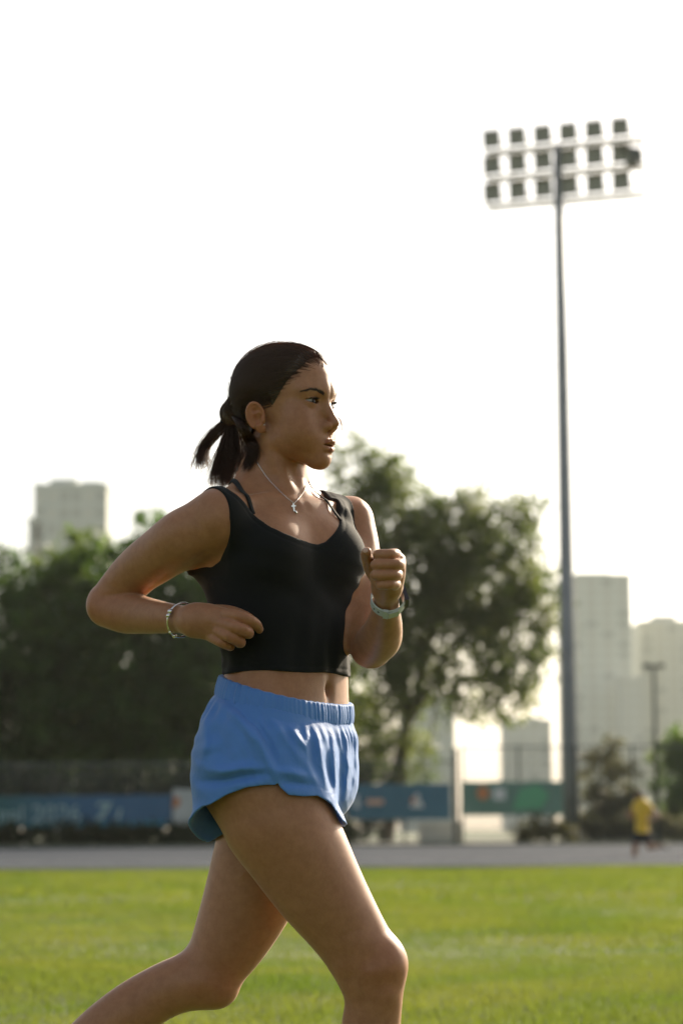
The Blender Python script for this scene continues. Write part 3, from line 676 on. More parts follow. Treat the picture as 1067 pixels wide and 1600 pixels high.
# ---- feet (below the frame): plain running shoes are separate meshes
PO_ = J(446, 1078, 0.0); PF_ = frame(rad(32))
def f_core(P):
    d = ev(P, P_TOR)
    for p, k in CORE:
        if not far(P, p): d = smin(d, p.fn(P), k)
    return d
def f_body(P):
    d = f_core(P)
    dl = P - PO_.astype(f32); fw_, lf_ = dl @ PF_[:, 0].astype(f32), dl @ PF_[:, 1].astype(f32)
    d = d + .0035 * np.exp(-(lf_ / .011) ** 2 - (dl[:, 2] / .05) ** 2) * (fw_ > .04) + .009 * np.exp(-((lf_ / .008) ** 2) - ((dl[:, 2] + .004) / .009) ** 2) * (fw_ > .04)
    tR, tL = ev(P, THI_R), ev(P, THI_L)
    a = smin(d, tR, .05); b = smin(d, tL, .05); d = np.minimum(a, b)
    uR, uL = ev(P, UARM_R), ev(P, UARM_L)
    d = smin(d, uR, .035); d = smin(d, uL, .03)
    for up_, lo_, kk in ((uR, FARM_R, .0035), (uL, FARM_L, .004)):
        if not far(P, lo_): d = np.minimum(d, smin(up_, lo_.fn(P), kk))
    for up_, lo_, kn in ((tR, SHA_R, KNEE[0]), (tL, SHA_L, KNEE[1])):
        if not far(P, lo_):
            e = smin(up_, lo_.fn(P), .022); e = smin(e, kn[0].fn(P), kn[1])
            for c_, r_, h_ in DENT:
                if np.linalg.norm(c_ - P.mean(0)) < .3: e = e + h_ * np.exp(-((P - c_.astype(f32)) ** 2).sum(1) / (r_ * r_))
            d = np.minimum(d, e)
    for fa, hand, fing in ((FARM_R, HAND_R, FING_R), (FARM_L, HAND_L, FING_L)):
        if far(P, hand[1][0], .12): continue
        e = ev(P, fa)
        for p, k in hand: e = smin(e, p.fn(P), k)
        for p in fing: e = smin(e, p.fn(P), .0020)
        d = np.minimum(d, e)
    for a_, b_, r_, h_ in GROOVE:
        if np.linalg.norm((a_ + b_) / 2 - _tl.c) < _tl.R + .12:
            ba = (b_ - a_).astype(f32); t_ = np.clip(((P - a_.astype(f32)) @ ba) / float(ba @ ba), 0, 1); e = P - a_.astype(f32) - t_[:, None] * ba; d = d + h_ * np.exp(-np.einsum('ij,ij->i', e, e) / (r_ * r_))
    if not far(P, P_HEAD): d = smin(d, f_head(P), .010)
    return d.astype(f32)
# ---- head, in millimetres: x forward, y left, z up, from the point between the ears
def ball(c, r): c = np.asarray(c, f32); return lambda q: norm(q - c) - r
def eln(c, r, M=None): return ellip(c, r, M).fn
def seg(a, b, ra, rb): return cone(a, b, ra, rb).fn
def sym(fn): return lambda q, a: fn(np.stack([q[:, 0], a, q[:, 2]], 1))
EYE = np.array([70.8, 33, 20.0]); EYE_R = 13.6
def rotm(ax, ang):
    c, s = math.cos(ang), math.sin(ang)
    return {'x': np.array([[1, 0, 0], [0, c, -s], [0, s, c]]), 'y': np.array([[c, 0, s], [0, 1, 0], [-s, 0, c]]), 'z': np.array([[c, -s, 0], [s, c, 0], [0, 0, 1]])}[ax]
EARM = rotm('z', rad(-22)) @ rotm('y', rad(-14)) @ rotm('x', rad(-8))     # right-hand ear, mirrored for the other
def head_mm(q):
    x, y, z = q[:, 0], q[:, 1], q[:, 2]; a = np.abs(y); m = np.stack([x, a, z], 1)
    d = eln((-8, 0, 46), (90, 72, 82))(q)
    d = smin(d, eln((38, 0, 57), (57, 60, 58))(q), 24)
    d = smin(d, eln((36, 0, -12), (54, 57, 70))(q), 26)
    d = smin(d, seg((14, 43, -52), (74, 9, -83), 13, 13)(m), 26)                       # jaw
    d = smin(d, eln((79, 0, -86), (17, 19, 14))(q), 16)                                # chin
    d = smin(d, eln((73, 0, -54), (26, 28, 27))(q), 27)                                # mouth barrel
    d = smin(d, ball((58, 47, -8), 17)(m), 24)                                         # cheek bone
    d = smin(d, ball((58, 36.5, -40), 26.5)(m), 26)                                        # cheek
    d = smin(d, seg((84, 10, 42), (71, 46, 40), 10.5, 8)(m), 22)                         # brow
    fr = np.flatnonzero((x > 46) & (z < 62))
    if len(fr): d[fr] = face_mm(q[fr], d[fr])
    return d
def face_mm(q, d):
    x, y, z = q[:, 0], q[:, 1], q[:, 2]; a = np.abs(y); m = np.stack([x, a, z], 1)
    d = smax(d, -eln((101.5, 33, 18.5), (15.5, 18, 11.5))(m), 12)                             # socket
    # nose
    n = seg((81, 0, 27), (95.5, 0, 3), 8, 7.2)(q); n = smin(n, seg((94, 0, 6), (109.2, 0, -16.5), 7.0, 8.2)(q), 8)
    n = smin(n, eln((98, 10.4, -23.5), (11, 6.8, 7.8))(m), 6); n = smin(n, seg((108, 0, -19), (100, 0, -31), 7.0, 5)(q), 4)
    d = smin(d, n, 12)
    d = smax(d, -eln((102.0, 7.0, -34.5), (5.0, 2.6, 4.2))(m), 2)
    # eyelids: a shell round the eyeball, opened by an almond slit
    e = m - EYE.astype(f32); el = norm(e)
    lid = el - (EYE_R + 2.0)
    s_ = np.clip((e[:, 1] - .5) / 16.0, -1, 1); up_ = 3.6 * (1 - s_ * s_) ** .6 + .6 + .05 * e[:, 1]; lo_ = -3.7 * (1 - s_ * s_) ** .7 + .5 + .05 * e[:, 1]
    slit = np.maximum(e[:, 2] - up_, lo_ - e[:, 2]); slit = np.where(e[:, 0] > 0, slit, 9)
    d = smin(d, lid, 4.5)
    d = smax(d, -(el - EYE_R * 1.0), .8) if False else d
    fold = np.abs(el - (EYE_R + 3.2)); cr = np.abs(e[:, 2] - (up_ + 3.6)); d = d + 1.1 * np.exp(-(cr / 1.0) ** 2) * (e[:, 0] > 2) * np.exp(-(e[:, 1] / 13) ** 4) * (el < 22)
    d = smax(d, -np.maximum(slit, el - 19), .9)
    # lips
    up = seg((87.5, 23, -57.6), (100.5, 9, -52.8), 1.6, 4.2)(m); up = smin(up, seg((100.5, 9, -52.8), (104, 3.5, -50.8), 4.2, 4.2)(m), 3); up = smin(up, seg((104, 3.5, -50.8), (104.2, 0, -52), 4.2, 4.2)(m), 2)
    lw = seg((88, 22.5, -58.6), (97.5, 10, -64.5), 1.6, 4.8)(m); lw = smin(lw, seg((97.5, 10, -64.5), (100.4, 0, -65.6), 4.8, 5.6)(m), 4)
    d = smin(d, up, 3.5); d = smin(d, lw, 3.5)
    d = smax(d, -eln((98.5, 0, -58.2), (13, 15.5, 1.9))(q), 1.3)                        # parted lips
    d = smax(d, -seg((97, 13, -58.2), (94.5, 18.5, -58.1), 1.2, .5)(m), 1.0)
    d = d + .9 * np.exp(-(y / 3.2) ** 2 - ((z + 41) / 6) ** 2) * (x > 85)               # philtrum
    d = d + 1.6 * np.exp(-(y / 15) ** 2 - ((z + 74) / 4.5) ** 2) * (x > 75)             # below the lip
    return d
def ear_mm(q):
    c = np.array([-13, 74, -11], f32); p = (np.stack([q[:, 0], np.abs(q[:, 1]), q[:, 2]], 1) - c) @ EARM.astype(f32)
    x, y, z = p[:, 0], p[:, 1], p[:, 2]                                               # fwd, outwards, up
    d = eln((-1, 0, 3), (17, 4.2, 24))(p)
    d = smin(d, eln((3.5, .5, -21), (8.5, 3.8, 9))(p), 5)
    r = np.sqrt((x + 1) ** 2 / 15.5 ** 2 + (z - 4) ** 2 / 23 ** 2); ang = np.arctan2(z - 4, x + 1)
    rim = np.sqrt(((r - 1) * 17) ** 2 + (y - 2.2) ** 2) - 2.6; rim = np.where((ang > -1.0) | (ang < -1.9), rim, 9)
    rim = np.where((x > 8) & (z < -2), 9, rim)
    d = smin(d, rim, 2.5)
    d = smax(d, -eln((2.5, 5.4, -3), (9, 7.0, 12))(p), 1.6)                           # concha
    d = smax(d, -eln((1.5, 5.6, 13), (8.5, 5.6, 6.5))(p), 1.6)
    d = smin(d, seg((12, 2, -4), (10.5, 3.2, -9), 3.6, 3.4)(p), 2.5)                   # tragus
    d = smin(d, seg((3, 2.0, -16), (7.5, 2.6, -14), 3, 2.6)(p), 2.5)
    return d
P_HEAD = Prim(None, hd(10, 0, 15), .155)
def to_head(P): return (((P - HO.astype(f32)) @ HF.astype(f32)) * (1000 / HS)).astype(f32)
def f_head(P):
    q = to_head(P); d = head_mm(q)
    near = (np.abs(q[:, 1]) > 50) & (np.abs(q[:, 2] + 8) < 60) & (np.abs(q[:, 0] + 12) < 50)
    if near.any(): d[near] = smin(d[near], ear_mm(q[near]), 3.0)
    return d * (HS / 1000)

def hit(px, py, f, y0=3.5, y1=4.6):
    """first point of f = 0 seen at a pixel of the photograph"""
    y = np.linspace(y0, y1, 500); P = np.array([at(px, py, v) for v in y]).astype(f32)
    d = f(P); k = np.flatnonzero(d < 0)
    if len(k) == 0: k = [int(np.argmin(d))]
    k = k[0]
    if k == 0 or d[k] > 0: return P[k].astype(float)
    t = d[k - 1] / (d[k - 1] - d[k]); return (P[k - 1] * (1 - t) + P[k] * t).astype(float)
def in_chest(P): return (P - CHO) @ CHF

# ------------------------------------------------------------------ skin of the woman
def skin_material(name, c0, c1):
    m = bpy.data.materials.new(name); m.use_nodes = True; t = m.node_tree; N = t.nodes; L = t.links; b = N['Principled BSDF']
    at_ = N.new('ShaderNodeVertexColor'); at_.layer_name = 'tint'; tc = N.new('ShaderNodeTexCoord')
    n1 = N.new('ShaderNodeTexNoise'); n1.inputs['Scale'].default_value = 9; n1.inputs['Detail'].default_value = 5; L.new(tc.outputs['Object'], n1.inputs['Vector'])
    mx = N.new('ShaderNodeMix'); mx.data_type = 'RGBA'; mx.inputs['A'].default_value = c0; mx.inputs['B'].default_value = c1; L.new(n1.outputs['Fac'], mx.inputs['Factor'])
    n4 = N.new('ShaderNodeTexNoise'); n4.inputs['Scale'].default_value = 60; n4.inputs['Detail'].default_value = 6; n4.inputs['Roughness'].default_value = .7; L.new(tc.outputs['Object'], n4.inputs['Vector'])
    r4 = N.new('ShaderNodeValToRGB'); r4.color_ramp.elements[0].position = .34; r4.color_ramp.elements[1].position = .66; r4.color_ramp.elements[0].color = (.86, .80, .77, 1); r4.color_ramp.elements[1].color = (1.1, 1.1, 1.1, 1); L.new(n4.outputs['Fac'], r4.inputs['Fac'])
    m4 = N.new('ShaderNodeMix'); m4.data_type = 'RGBA'; m4.blend_type = 'MULTIPLY'; m4.inputs['Factor'].default_value = .8; L.new(mx.outputs['Result'], m4.inputs['A']); L.new(r4.outputs['Color'], m4.inputs['B']); mx = m4
    mu = N.new('ShaderNodeMix'); mu.data_type = 'RGBA'; mu.blend_type = 'MULTIPLY'; mu.inputs['Factor'].default_value = 1; L.new(mx.outputs['Result'], mu.inputs['A']); L.new(at_.outputs['Color'], mu.inputs['B'])
    L.new(mu.outputs['Result'], b.inputs['Base Color'])
    n2 = N.new('ShaderNodeTexNoise'); n2.inputs['Scale'].default_value = 260; n2.inputs['Detail'].default_value = 3; L.new(tc.outputs['Object'], n2.inputs['Vector'])
    n3 = N.new('ShaderNodeTexVoronoi'); n3.inputs['Scale'].default_value = 900; L.new(tc.outputs['Object'], n3.inputs['Vector'])
    ad = N.new('ShaderNodeMath'); ad.operation = 'ADD'; L.new(n2.outputs['Fac'], ad.inputs[0]); L.new(n3.outputs['Distance'], ad.inputs[1])
    bp = N.new('ShaderNodeBump'); bp.inputs['Strength'].default_value = .12; bp.inputs['Distance'].default_value = .0004; L.new(ad.outputs[0], bp.inputs['Height']); L.new(bp.outputs['Normal'], b.inputs['Normal'])
    rr = N.new('ShaderNodeMapRange'); rr.inputs['To Min'].default_value = .34; rr.inputs['To Max'].default_value = .62; L.new(n1.outputs['Fac'], rr.inputs['Value']); L.new(rr.outputs['Result'], b.inputs['Roughness'])
    b.inputs['Specular IOR Level'].default_value = .36
    b.inputs['Subsurface Weight'].default_value = .35; b.inputs['Subsurface Radius'].default_value = (1, .35, .2); b.inputs['Subsurface Scale'].default_value = .006
    b.inputs['Sheen Weight'].default_value = .2; b.inputs['Sheen Roughness'].default_value = .3; b.inputs['Sheen Tint'].default_value = (1, .85, .7, 1)
    return m
def add_tint(o, col):
    a = o.data.color_attributes.new('tint', 'FLOAT_COLOR', 'POINT')
    a.data.foreach_set('color', np.concatenate([col, np.ones((len(col), 1))], 1).astype(np.float32).ravel())
def sstep(a, b, x): t = np.clip((x - a) / (b - a), 0, 1); return t * t * (3 - 2 * t)
def seg_d(P, a, b):
    """distance of 2-D points to a segment"""
    a = np.asarray(a, float); b = np.asarray(b, float); t = np.clip(((P - a) @ (b - a)) / ((b - a) @ (b - a) + 1e-12), 0, 1)
    return np.linalg.norm(P - a - t[:, None] * (b - a), axis=1)
def poly_d(P, poly): return np.min([seg_d(P, poly[i], poly[i + 1]) for i in range(len(poly) - 1)], axis=0)
ROOT = J(470, 1297, 0.0); ROOT[2] = 0
woman = empty('person', ROOT, 'woman in a cropped black tank top and blue shorts running across the grass', 'person')
def part(name, V, Fq, mat, parent=None, smooth=True, **k):
    return obj(name, np.asarray(V) - (ROOT if parent is None or parent is woman else ROOT), Fq, mat, parent or woman, smooth, **k)
def lines(parts):
    """uneven grid lines from (start, end, spacing) runs"""
    out = [np.arange(parts[0][0], parts[0][0] + 1e-9, 1)]
    for a, b_, h in parts: out.append(out[-1][-1] + (b_ - out[-1][-1]) / max(1, round((b_ - out[-1][-1]) / h)) * np.arange(1, max(1, round((b_ - out[-1][-1]) / h)) + 1))
    return np.concatenate(out)
HX = hd(0, 0, 0)
V, Fq = surface(f_body, (0, 0, 0), (1, 1, 1), .0024, slack=1.6, axes=[lines([(-.55, HX[0] - .05, .0024), (0, HX[0] + .12, .0017), (0, .25, .0024)]), lines([(3.6, HX[1] - .11, .0024), (0, HX[1] + .08, .0019), (0, 4.4, .0026)]), lines([(-.02, .40, .004), (0, HX[2] - .125, .0023), (0, HX[2] + .16, .0016)])])
body = part('body', V, Fq, skin_material('skin', (.42, .206, .106, 1), (.345, .158, .078, 1)))
# natural colour differences of skin: lips, cheeks, ears, knuckles, elbows, knees; plus painted nostril shade
tint = np.ones((len(V), 3)); q = to_head(V.astype(f32)); a = np.abs(q[:, 1]); m_ = np.stack([q[:, 0], a, q[:, 2]], 1)
hm = np.linalg.norm(q - np.array([10, 0, 10]), axis=1) < 170
lipd = np.minimum(np.minimum(seg((87, 23.5, -57.8), (100.5, 9, -53), 1.4, 4.4)(m_), seg((100.5, 9, -53), (104, 0, -51.5), 4.4, 4.6)(m_)), np.minimum(seg((87, 23, -58.5), (97.5, 10, -64.5), 1.4, 4.6)(m_), seg((97.5, 10, -64.5), (100.5, 0, -65.5), 4.6, 5.6)(m_)))
lm = (1 - sstep(-.3, 1.5, lipd)) * hm * (q[:, 0] > 80)
def mul(w, c): global tint; tint = tint * (1 - w[:, None] + w[:, None] * np.array(c))
mul(lm, (.72, .45, .46))
mul(hm * np.exp(-np.linalg.norm((m_ - np.array([60, 48, -22])) / np.array([22, 22, 20]), axis=1) ** 2) * .5, (1.0, .80, .78))
mul(hm * sstep(62, 72, a) * (1 - sstep(-2, 10, q[:, 0])) * (1 - sstep(20, 40, np.linalg.norm(q - np.array([-12, 0, -8]), axis=1) - 64)) * .5, (1.05, .75, .68))
mul(hm * np.exp(-np.linalg.norm((q - np.array([112, 0, -22])) / 12, axis=1) ** 2) * .35, (1, .82, .8))
mul(hm * np.exp(-np.linalg.norm((m_ - np.array([82, 33, 8])) / np.array([12, 14, 7]), axis=1) ** 2) * .35, (.86, .78, .80))
mul(hm * (q[:, 0] > 95) * np.exp(-np.linalg.norm((m_ - np.array([102.5, 7, -33.0])) / np.array([6, 3.4, 4]), axis=1) ** 2) * .8, (.45, .32, .3))  # nostril hollows darkened in the tint, standing in for shade
for (x, y, d_, r_, w_) in ((150, 955, .05, .06, .6), (604, 1508, -.12, .055, .55), (345, 1545, .04, .055, .45), (382, 990, -.18, .03, .4), (366, 1008, -.17, .025, .35), (625, 885, -.31, .025, .45), (585, 1035, -.03, .05, .5)):
    mul(np.exp(-(np.linalg.norm(V - J(x, y, d_), axis=1) / r_) ** 2) * w_, (.98, .78, .72))
add_tint(body, tint)
m_tooth = material('mouth_dark', (.10, .03, .03, 1), .5)

# ------------------------------------------------------------------ eyes, lashes, brows
def tubes(paths, r0, r1, n=3, taper=True):
    """many thin hairs: paths (N, K, 3), radii root and tip"""
    paths = np.asarray(paths, float); N_, K, _ = paths.shape
    t = np.gradient(paths, axis=1); t /= np.linalg.norm(t, axis=2, keepdims=True) + 1e-12
    ref = np.where(np.abs(t[..., 2:3]) < .9, np.array([0, 0, 1.0]), np.array([1.0, 0, 0])); u = np.cross(t, ref); u /= np.linalg.norm(u, axis=2, keepdims=True) + 1e-12; v = np.cross(t, u)
    rr = (np.asarray(r0).reshape(-1, 1) * (1 - np.linspace(0, 1, K)) + np.asarray(r1).reshape(-1, 1) * np.linspace(0, 1, K))[..., None]
    rings = np.stack([paths + rr * (u * math.cos(2 * math.pi * k / n) + v * math.sin(2 * math.pi * k / n)) for k in range(n)], 2)    # N K n 3
    V = rings.reshape(-1, 3); base = (np.arange(N_) * K * n)[:, None, None] + (np.arange(K - 1) * n)[None, :, None] + np.arange(n)[None, None]
    nx = base - np.arange(n) + (np.arange(n) + 1) % n
    return V, np.stack([base, nx, nx + n, base + n], -1).reshape(-1, 4)
m_sclera = material('eye_white', (.34, .30, .27, 1), .35, spec=.3); m_iris = material('iris_brown', (.020, .010, .006, 1), .25, spec=.15); m_hair = None
def sphere_cap(c, ax, r, ang, n=20, k=6):
    ax = ax / np.linalg.norm(ax); u = np.cross(ax, [0, 0, 1.0]); u /= np.linalg.norm(u); v = np.cross(ax, u); vs = [c + ax * r]; fs = []
    for i in range(1, k + 1):
        th = ang * i / k
        for j in range(n): vs.append(c + r * (ax * math.cos(th) + math.sin(th) * (u * math.cos(2 * math.pi * j / n) + v * math.sin(2 * math.pi * j / n))))
    for j in range(n): fs.append((0, 1 + j, 1 + (j + 1) % n))
    for i in range(k - 1):
        for j in range(n): fs.append((1 + i * n + j, 1 + (i + 1) * n + j, 1 + (i + 1) * n + (j + 1) % n, 1 + i * n + (j + 1) % n))
    return np.array(vs), fs
gaze = HF @ np.array([1.0, -.04, -.05])
rs = np.random.default_rng(5)
m_brow = material('brow_hair', (.050, .031, .021, 1), .7); m_lash = material('lash_hair', (.012, .009, .007, 1), .5)
for s in (-1, 1):
    c = hd(EYE[0], s * EYE[1], EYE[2]); v, f_ = sphere_cap(c, gaze, EYE_R * HS / 1000, 2.2, 24, 14); eye = part('eye', v, f_, m_sclera)
    v, f_ = sphere_cap(c + gaze / np.linalg.norm(gaze) * .0006, gaze, EYE_R * HS / 1000, .50, 24, 5); part('iris', v, f_, m_iris, eye)
    P = []
    for k in range(90):
        y = rs.uniform(-13.5, 15); st = np.clip((y - .5) / 16.0, -1, 1)
        zt = 3.6 * (1 - st * st) ** .6 + .6 + .05 * y; xx = math.sqrt(max(0, (EYE_R + 1.9) ** 2 - y * y - zt * zt)) if y * y + zt * zt < (EYE_R + 1.9) ** 2 else 2
        ln = rs.uniform(4.5, 7.5); o_ = np.array([xx, y, zt]); dr = np.array([.8, .028 * y, .12])
        P.append([EYE * np.array([1, s, 1]) + (o_ + dr * ln * t + np.array([0, 0, 2.2]) * t * t) * np.array([1, s, 1]) for t in (0, .35, .7, 1)])
    for k in range(45):
        y = rs.uniform(-12, 13); st = np.clip((y - .5) / 16.0, -1, 1); zt = -3.7 * (1 - st * st) ** .7 + .5 + .05 * y; xx = math.sqrt(max(4, (EYE_R + 1.9) ** 2 - y * y - zt * zt)); ln = rs.uniform(2, 3.5)
        P.append([EYE * np.array([1, s, 1]) + (np.array([xx, y, zt]) + np.array([.75, .03 * y, -.35]) * ln * t) * np.array([1, s, 1]) for t in (0, .35, .7, 1)])
    P = np.array(P); W_ = HO + (P.reshape(-1, 3) * HS / 1000) @ HF.T; v, f_ = tubes(W_.reshape(P.shape), np.full(len(P), .00036), np.full(len(P), .00010)); part('eyelashes', v, f_, m_lash, eye)
    # brow hairs lie on the skin
    arc = np.array([[93, 16.5, 36.5], [90.5, 24, 38.8], [87, 34, 41.5], [81, 45, 42], [71, 55, 38.5]], float); P = []
    tt = rs.uniform(0, 1, 260) ** .95; i = np.minimum((tt * 4).astype(int), 3); fr = (tt * 4 - i)[:, None]; base = arc[i] * (1 - fr) + arc[i + 1] * fr; tan = arc[i + 1] - arc[i]; tan /= np.linalg.norm(tan, axis=1, keepdims=True)
    base[:, 2] += rs.uniform(-1, 1, 260) * (2.3 - 1.7 * tt) - 1.0; dirv = tan + np.stack([np.zeros(260), np.zeros(260), rs.normal(.28 - .5 * tt, .15)], 1); ln = rs.uniform(4, 7.5, 260)
    P = base[:, None] + dirv[:, None] * ln[:, None, None] * np.linspace(0, 1, 4)[None, :, None]; P[..., 1] *= s; sh = P.shape; Q = P.reshape(-1, 3).astype(f32)
    for _ in range(4):                                                       # drop onto the surface
        d0 = head_mm(Q); gx = np.stack([head_mm(Q + np.eye(3, dtype=f32)[k] * .5) - d0 for k in range(3)], 1) / .5; Q = Q - (d0 - .35)[:, None] * gx / ((gx * gx).sum(1)[:, None] + 1e-3)
    W_ = HO + (Q * HS / 1000) @ HF.T; v, f_ = tubes(W_.reshape(sh), np.full(sh[0], .00021), np.full(sh[0], .00010)); part('eyebrow', v, f_, m_brow)

# ------------------------------------------------------------------ hair: sleek cap, strands drawn back to the tie, loose ponytail
m_hair = bpy.data.materials.new('dark_brown_hair'); m_hair.use_nodes = True
b = m_hair.node_tree.nodes['Principled BSDF']; b.inputs['Base Color'].default_value = (.070, .047, .033, 1); b.inputs['Roughness'].default_value = .6; b.inputs['Specular IOR Level'].default_value = .35
m_strand = bpy.data.materials.new('hair_strand'); m_strand.use_nodes = True; t = m_strand.node_tree; b = t.nodes['Principled BSDF']
b.inputs['Base Color'].default_value = (.085, .052, .034, 1); b.inputs['Roughness'].default_value = .45; b.inputs['Specular IOR Level'].default_value = .4
tr = t.nodes.new('ShaderNodeBsdfTranslucent'); tr.inputs['Color'].default_value = (.42, .20, .08, 1); mx = t.nodes.new('ShaderNodeMixShader'); mx.inputs['Fac'].default_value = .36
t.links.new(b.outputs[0], mx.inputs[1]); t.links.new(tr.outputs[0], mx.inputs[2]); t.links.new(mx.outputs[0], t.nodes['Material Output'].inputs['Surface'])
LINE = np.array([(200, 104), (76, 101), (72.6, 84), (62, 67), (50, 52.5), (38, 34), (25, 14), (15, 2), (9, 6), (4, 17), (-20, 24), (-36, 14), (-42, -8), (-46, -30), (-62, -46), (-90, -52), (-200, -52)], float)
def hair_side(q):
    """positive inside the hair: signed distance to the hair line seen from the side"""
    p = np.stack([q[:, 0] - .0022 * 0 * q[:, 1] ** 2, q[:, 2]], 1); d = poly_d(p, LINE)
    poly = np.concatenate([LINE, [(-200, 300), (200, 300)]]); ins = np.zeros(len(p), bool); j = len(poly) - 1
    for i in range(len(poly)):
        xi, yi = poly[i]; xj, yj = poly[j]; c = ((yi > p[:, 1]) != (yj > p[:, 1])) & (p[:, 0] < (xj - xi) * (p[:, 1] - yi) / (yj - yi + 1e-12) + xi); ins ^= c; j = i
    return np.where(ins, d, -d)
TIE = np.array([-112.0, 0, 12])
def cap_mm(q):
    g = hair_side(q); th_ = sstep(2, 20, g) * 6.5 + sstep(5, 60, g) * 3.5 - 1.0 - 3 * sstep(0, 6, -g)
    d = head_mm(q)
    dn = seg((-18, 0, -52), (-36, 0, -100), 54, 50)(q); d = smin(d, np.where(q[:, 2] < 0, dn, 50), 12)     # nape
    d = d - th_
    return smin(d, eln(TIE + np.array([2, 0, -2]), (26, 22, 25))(q), 18)
def f_cap(P): return (cap_mm(to_head(P)) * HS / 1000).astype(f32)
hair = empty('hair', (0, 0, 0)); hair.parent = woman
VC, FC = surface(f_cap, hd(-20, 0, 20) - np.array([.14, .13, .13]), hd(-20, 0, 20) + np.array([.13, .13, .125]), .0021)
k = (hair_side(to_head(VC.astype(f32))) > -2.5)[FC].all(1) | (np.linalg.norm(to_head(VC.astype(f32)) - TIE, axis=1) < 40)[FC].all(1); FC = FC[k]; u, inv = np.unique(FC, return_inverse=True)
part('hair_cap', VC[u], inv.reshape(-1, 4), m_hair, hair)
rs = np.random.default_rng(9); C0 = np.array([-8.0, 0, 38]); n = 9000
# start points: along the hair line and all over the cap
st = rs.normal(size=(n * 3, 3)); st /= np.linalg.norm(st, axis=1, keepdims=True); st = C0 + st * 84; st = st[hair_side(st) > rs.uniform(-3, 7, len(st))][:n]; n = len(st)
d0 = (st - C0) / np.linalg.norm(st - C0, axis=1, keepdims=True); d1 = (TIE - C0) / np.linalg.norm(TIE - C0)
K = 16; om = np.arccos(np.clip(d0 @ d1, -1, 1))[:, None]; tt = np.linspace(0, 1, K)[None]; run = rs.uniform(.45, 1.0, (n, 1)); tt = tt * run
D = (np.sin((1 - tt) * om) / np.sin(om))[..., None] * d0[:, None] + (np.sin(tt * om) / np.sin(om))[..., None] * d1
D = D + np.array([0, 0, 1]) * (np.sin(np.pi * tt) * rs.normal(.02, .03, (n, 1)))[..., None]; D /= np.linalg.norm(D, axis=2, keepdims=True)
Q = (C0 + D * 86).reshape(-1, 3).astype(f32); Dr = D.reshape(-1, 3).astype(f32); lift = np.repeat(rs.uniform(-.2, .9, n) + (rs.random(n) > .985) * rs.uniform(1, 4, n), K)
for _ in range(7): Q = Q - (np.minimum(cap_mm(Q), head_mm(Q)) - lift)[:, None] * Dr * .9
W_ = HO + (Q * HS / 1000) @ HF.T; v, f_ = tubes(W_.reshape(n, K, 3), rs.uniform(.00018, .00036, n), rs.uniform(.00018, .0003, n)); part('hair_strands', v, f_, m_strand, hair, kind='stuff')
TIEW = J(358, 662, .052); tie_ax = J(350, 690, .05) - TIEW; tie_ax /= np.linalg.norm(tie_ax)
MBt = MB(); uu = np.cross(tie_ax, [0, 1.0, 0]); uu /= np.linalg.norm(uu); vv = np.cross(tie_ax, uu)
MBt.tube([TIEW + .0135 * (uu * math.cos(x) + vv * math.sin(x)) - ROOT for x in np.linspace(0, 2 * math.pi, 25)], .0036, 8, cap=False)
MBt.build('hair_tie', material('black_elastic', (.012, .012, .012, 1), .8), hair, smooth=True)
LOCKS = [([(362, 650), (350, 662), (334, 673), (320, 688), (312, 705), (311, 722), (315, 734)], (.05, .06), 6, 3.5, 170), ([(362, 652), (348, 666), (332, 680), (322, 696), (320, 712), (326, 728)], (.05, .06), 5, 2.5, 120),
         ([(362, 654), (352, 680), (344, 704), (336, 728), (331, 756)], (.05, .05), 3.5, 1.2, 90), ([(363, 654), (354, 682), (347, 710), (341, 736), (340, 764)], (.05, .045), 4, 1.6, 120),
         ([(364, 654), (357, 684), (350, 714), (347, 742), (349, 768)], (.05, .045), 6, 3, 260), ([(365, 654), (361, 686), (357, 716), (354, 744), (354, 764)], (.045, .04), 7.5, 4, 340), ([(366, 654), (366, 686), (365, 714), (361, 738), (357, 760)], (.045, .03), 7.5, 4, 320),
         ([(368, 654), (374, 684), (377, 708), (376, 728), (372, 744)], (.045, .02), 7, 3, 280), ([(370, 652), (383, 680), (389, 702), (387, 720), (380, 738)], (.04, .0), 6.5, 3, 260), ([(368, 652), (382, 672), (393, 692), (393, 712), (385, 734)], (.04, -.01), 6, 3, 300),
         ([(370, 652), (387, 676), (399, 694), (398, 709), (390, 727)], (.03, -.01), 5, 2.5, 260), ([(350, 668), (326, 688), (311, 706), (303, 722), (296, 744)], (.05, .05), 2, 5, 12), ([(352, 672), (330, 694), (316, 712), (310, 728), (318, 742)], (.05, .05), 3, 5, 14), ([(356, 672), (342, 700), (334, 726), (327, 748), (326, 760)], (.05, .05), 3, 4, 16)]
LOCKS += [([(360, 654), (340, 674), (322, 694), (308, 716), (306, 738)], (.05, .055), 7, 15, 46), ([(362, 656), (350, 690), (340, 720), (333, 742), (330, 762)], (.05, .05), 7, 15, 46), ([(366, 656), (366, 690), (364, 720), (362, 745), (360, 764)], (.045, .035), 8, 14, 40)]
MAIN = [np.array(l[0], float) for l in LOCKS[:9]]
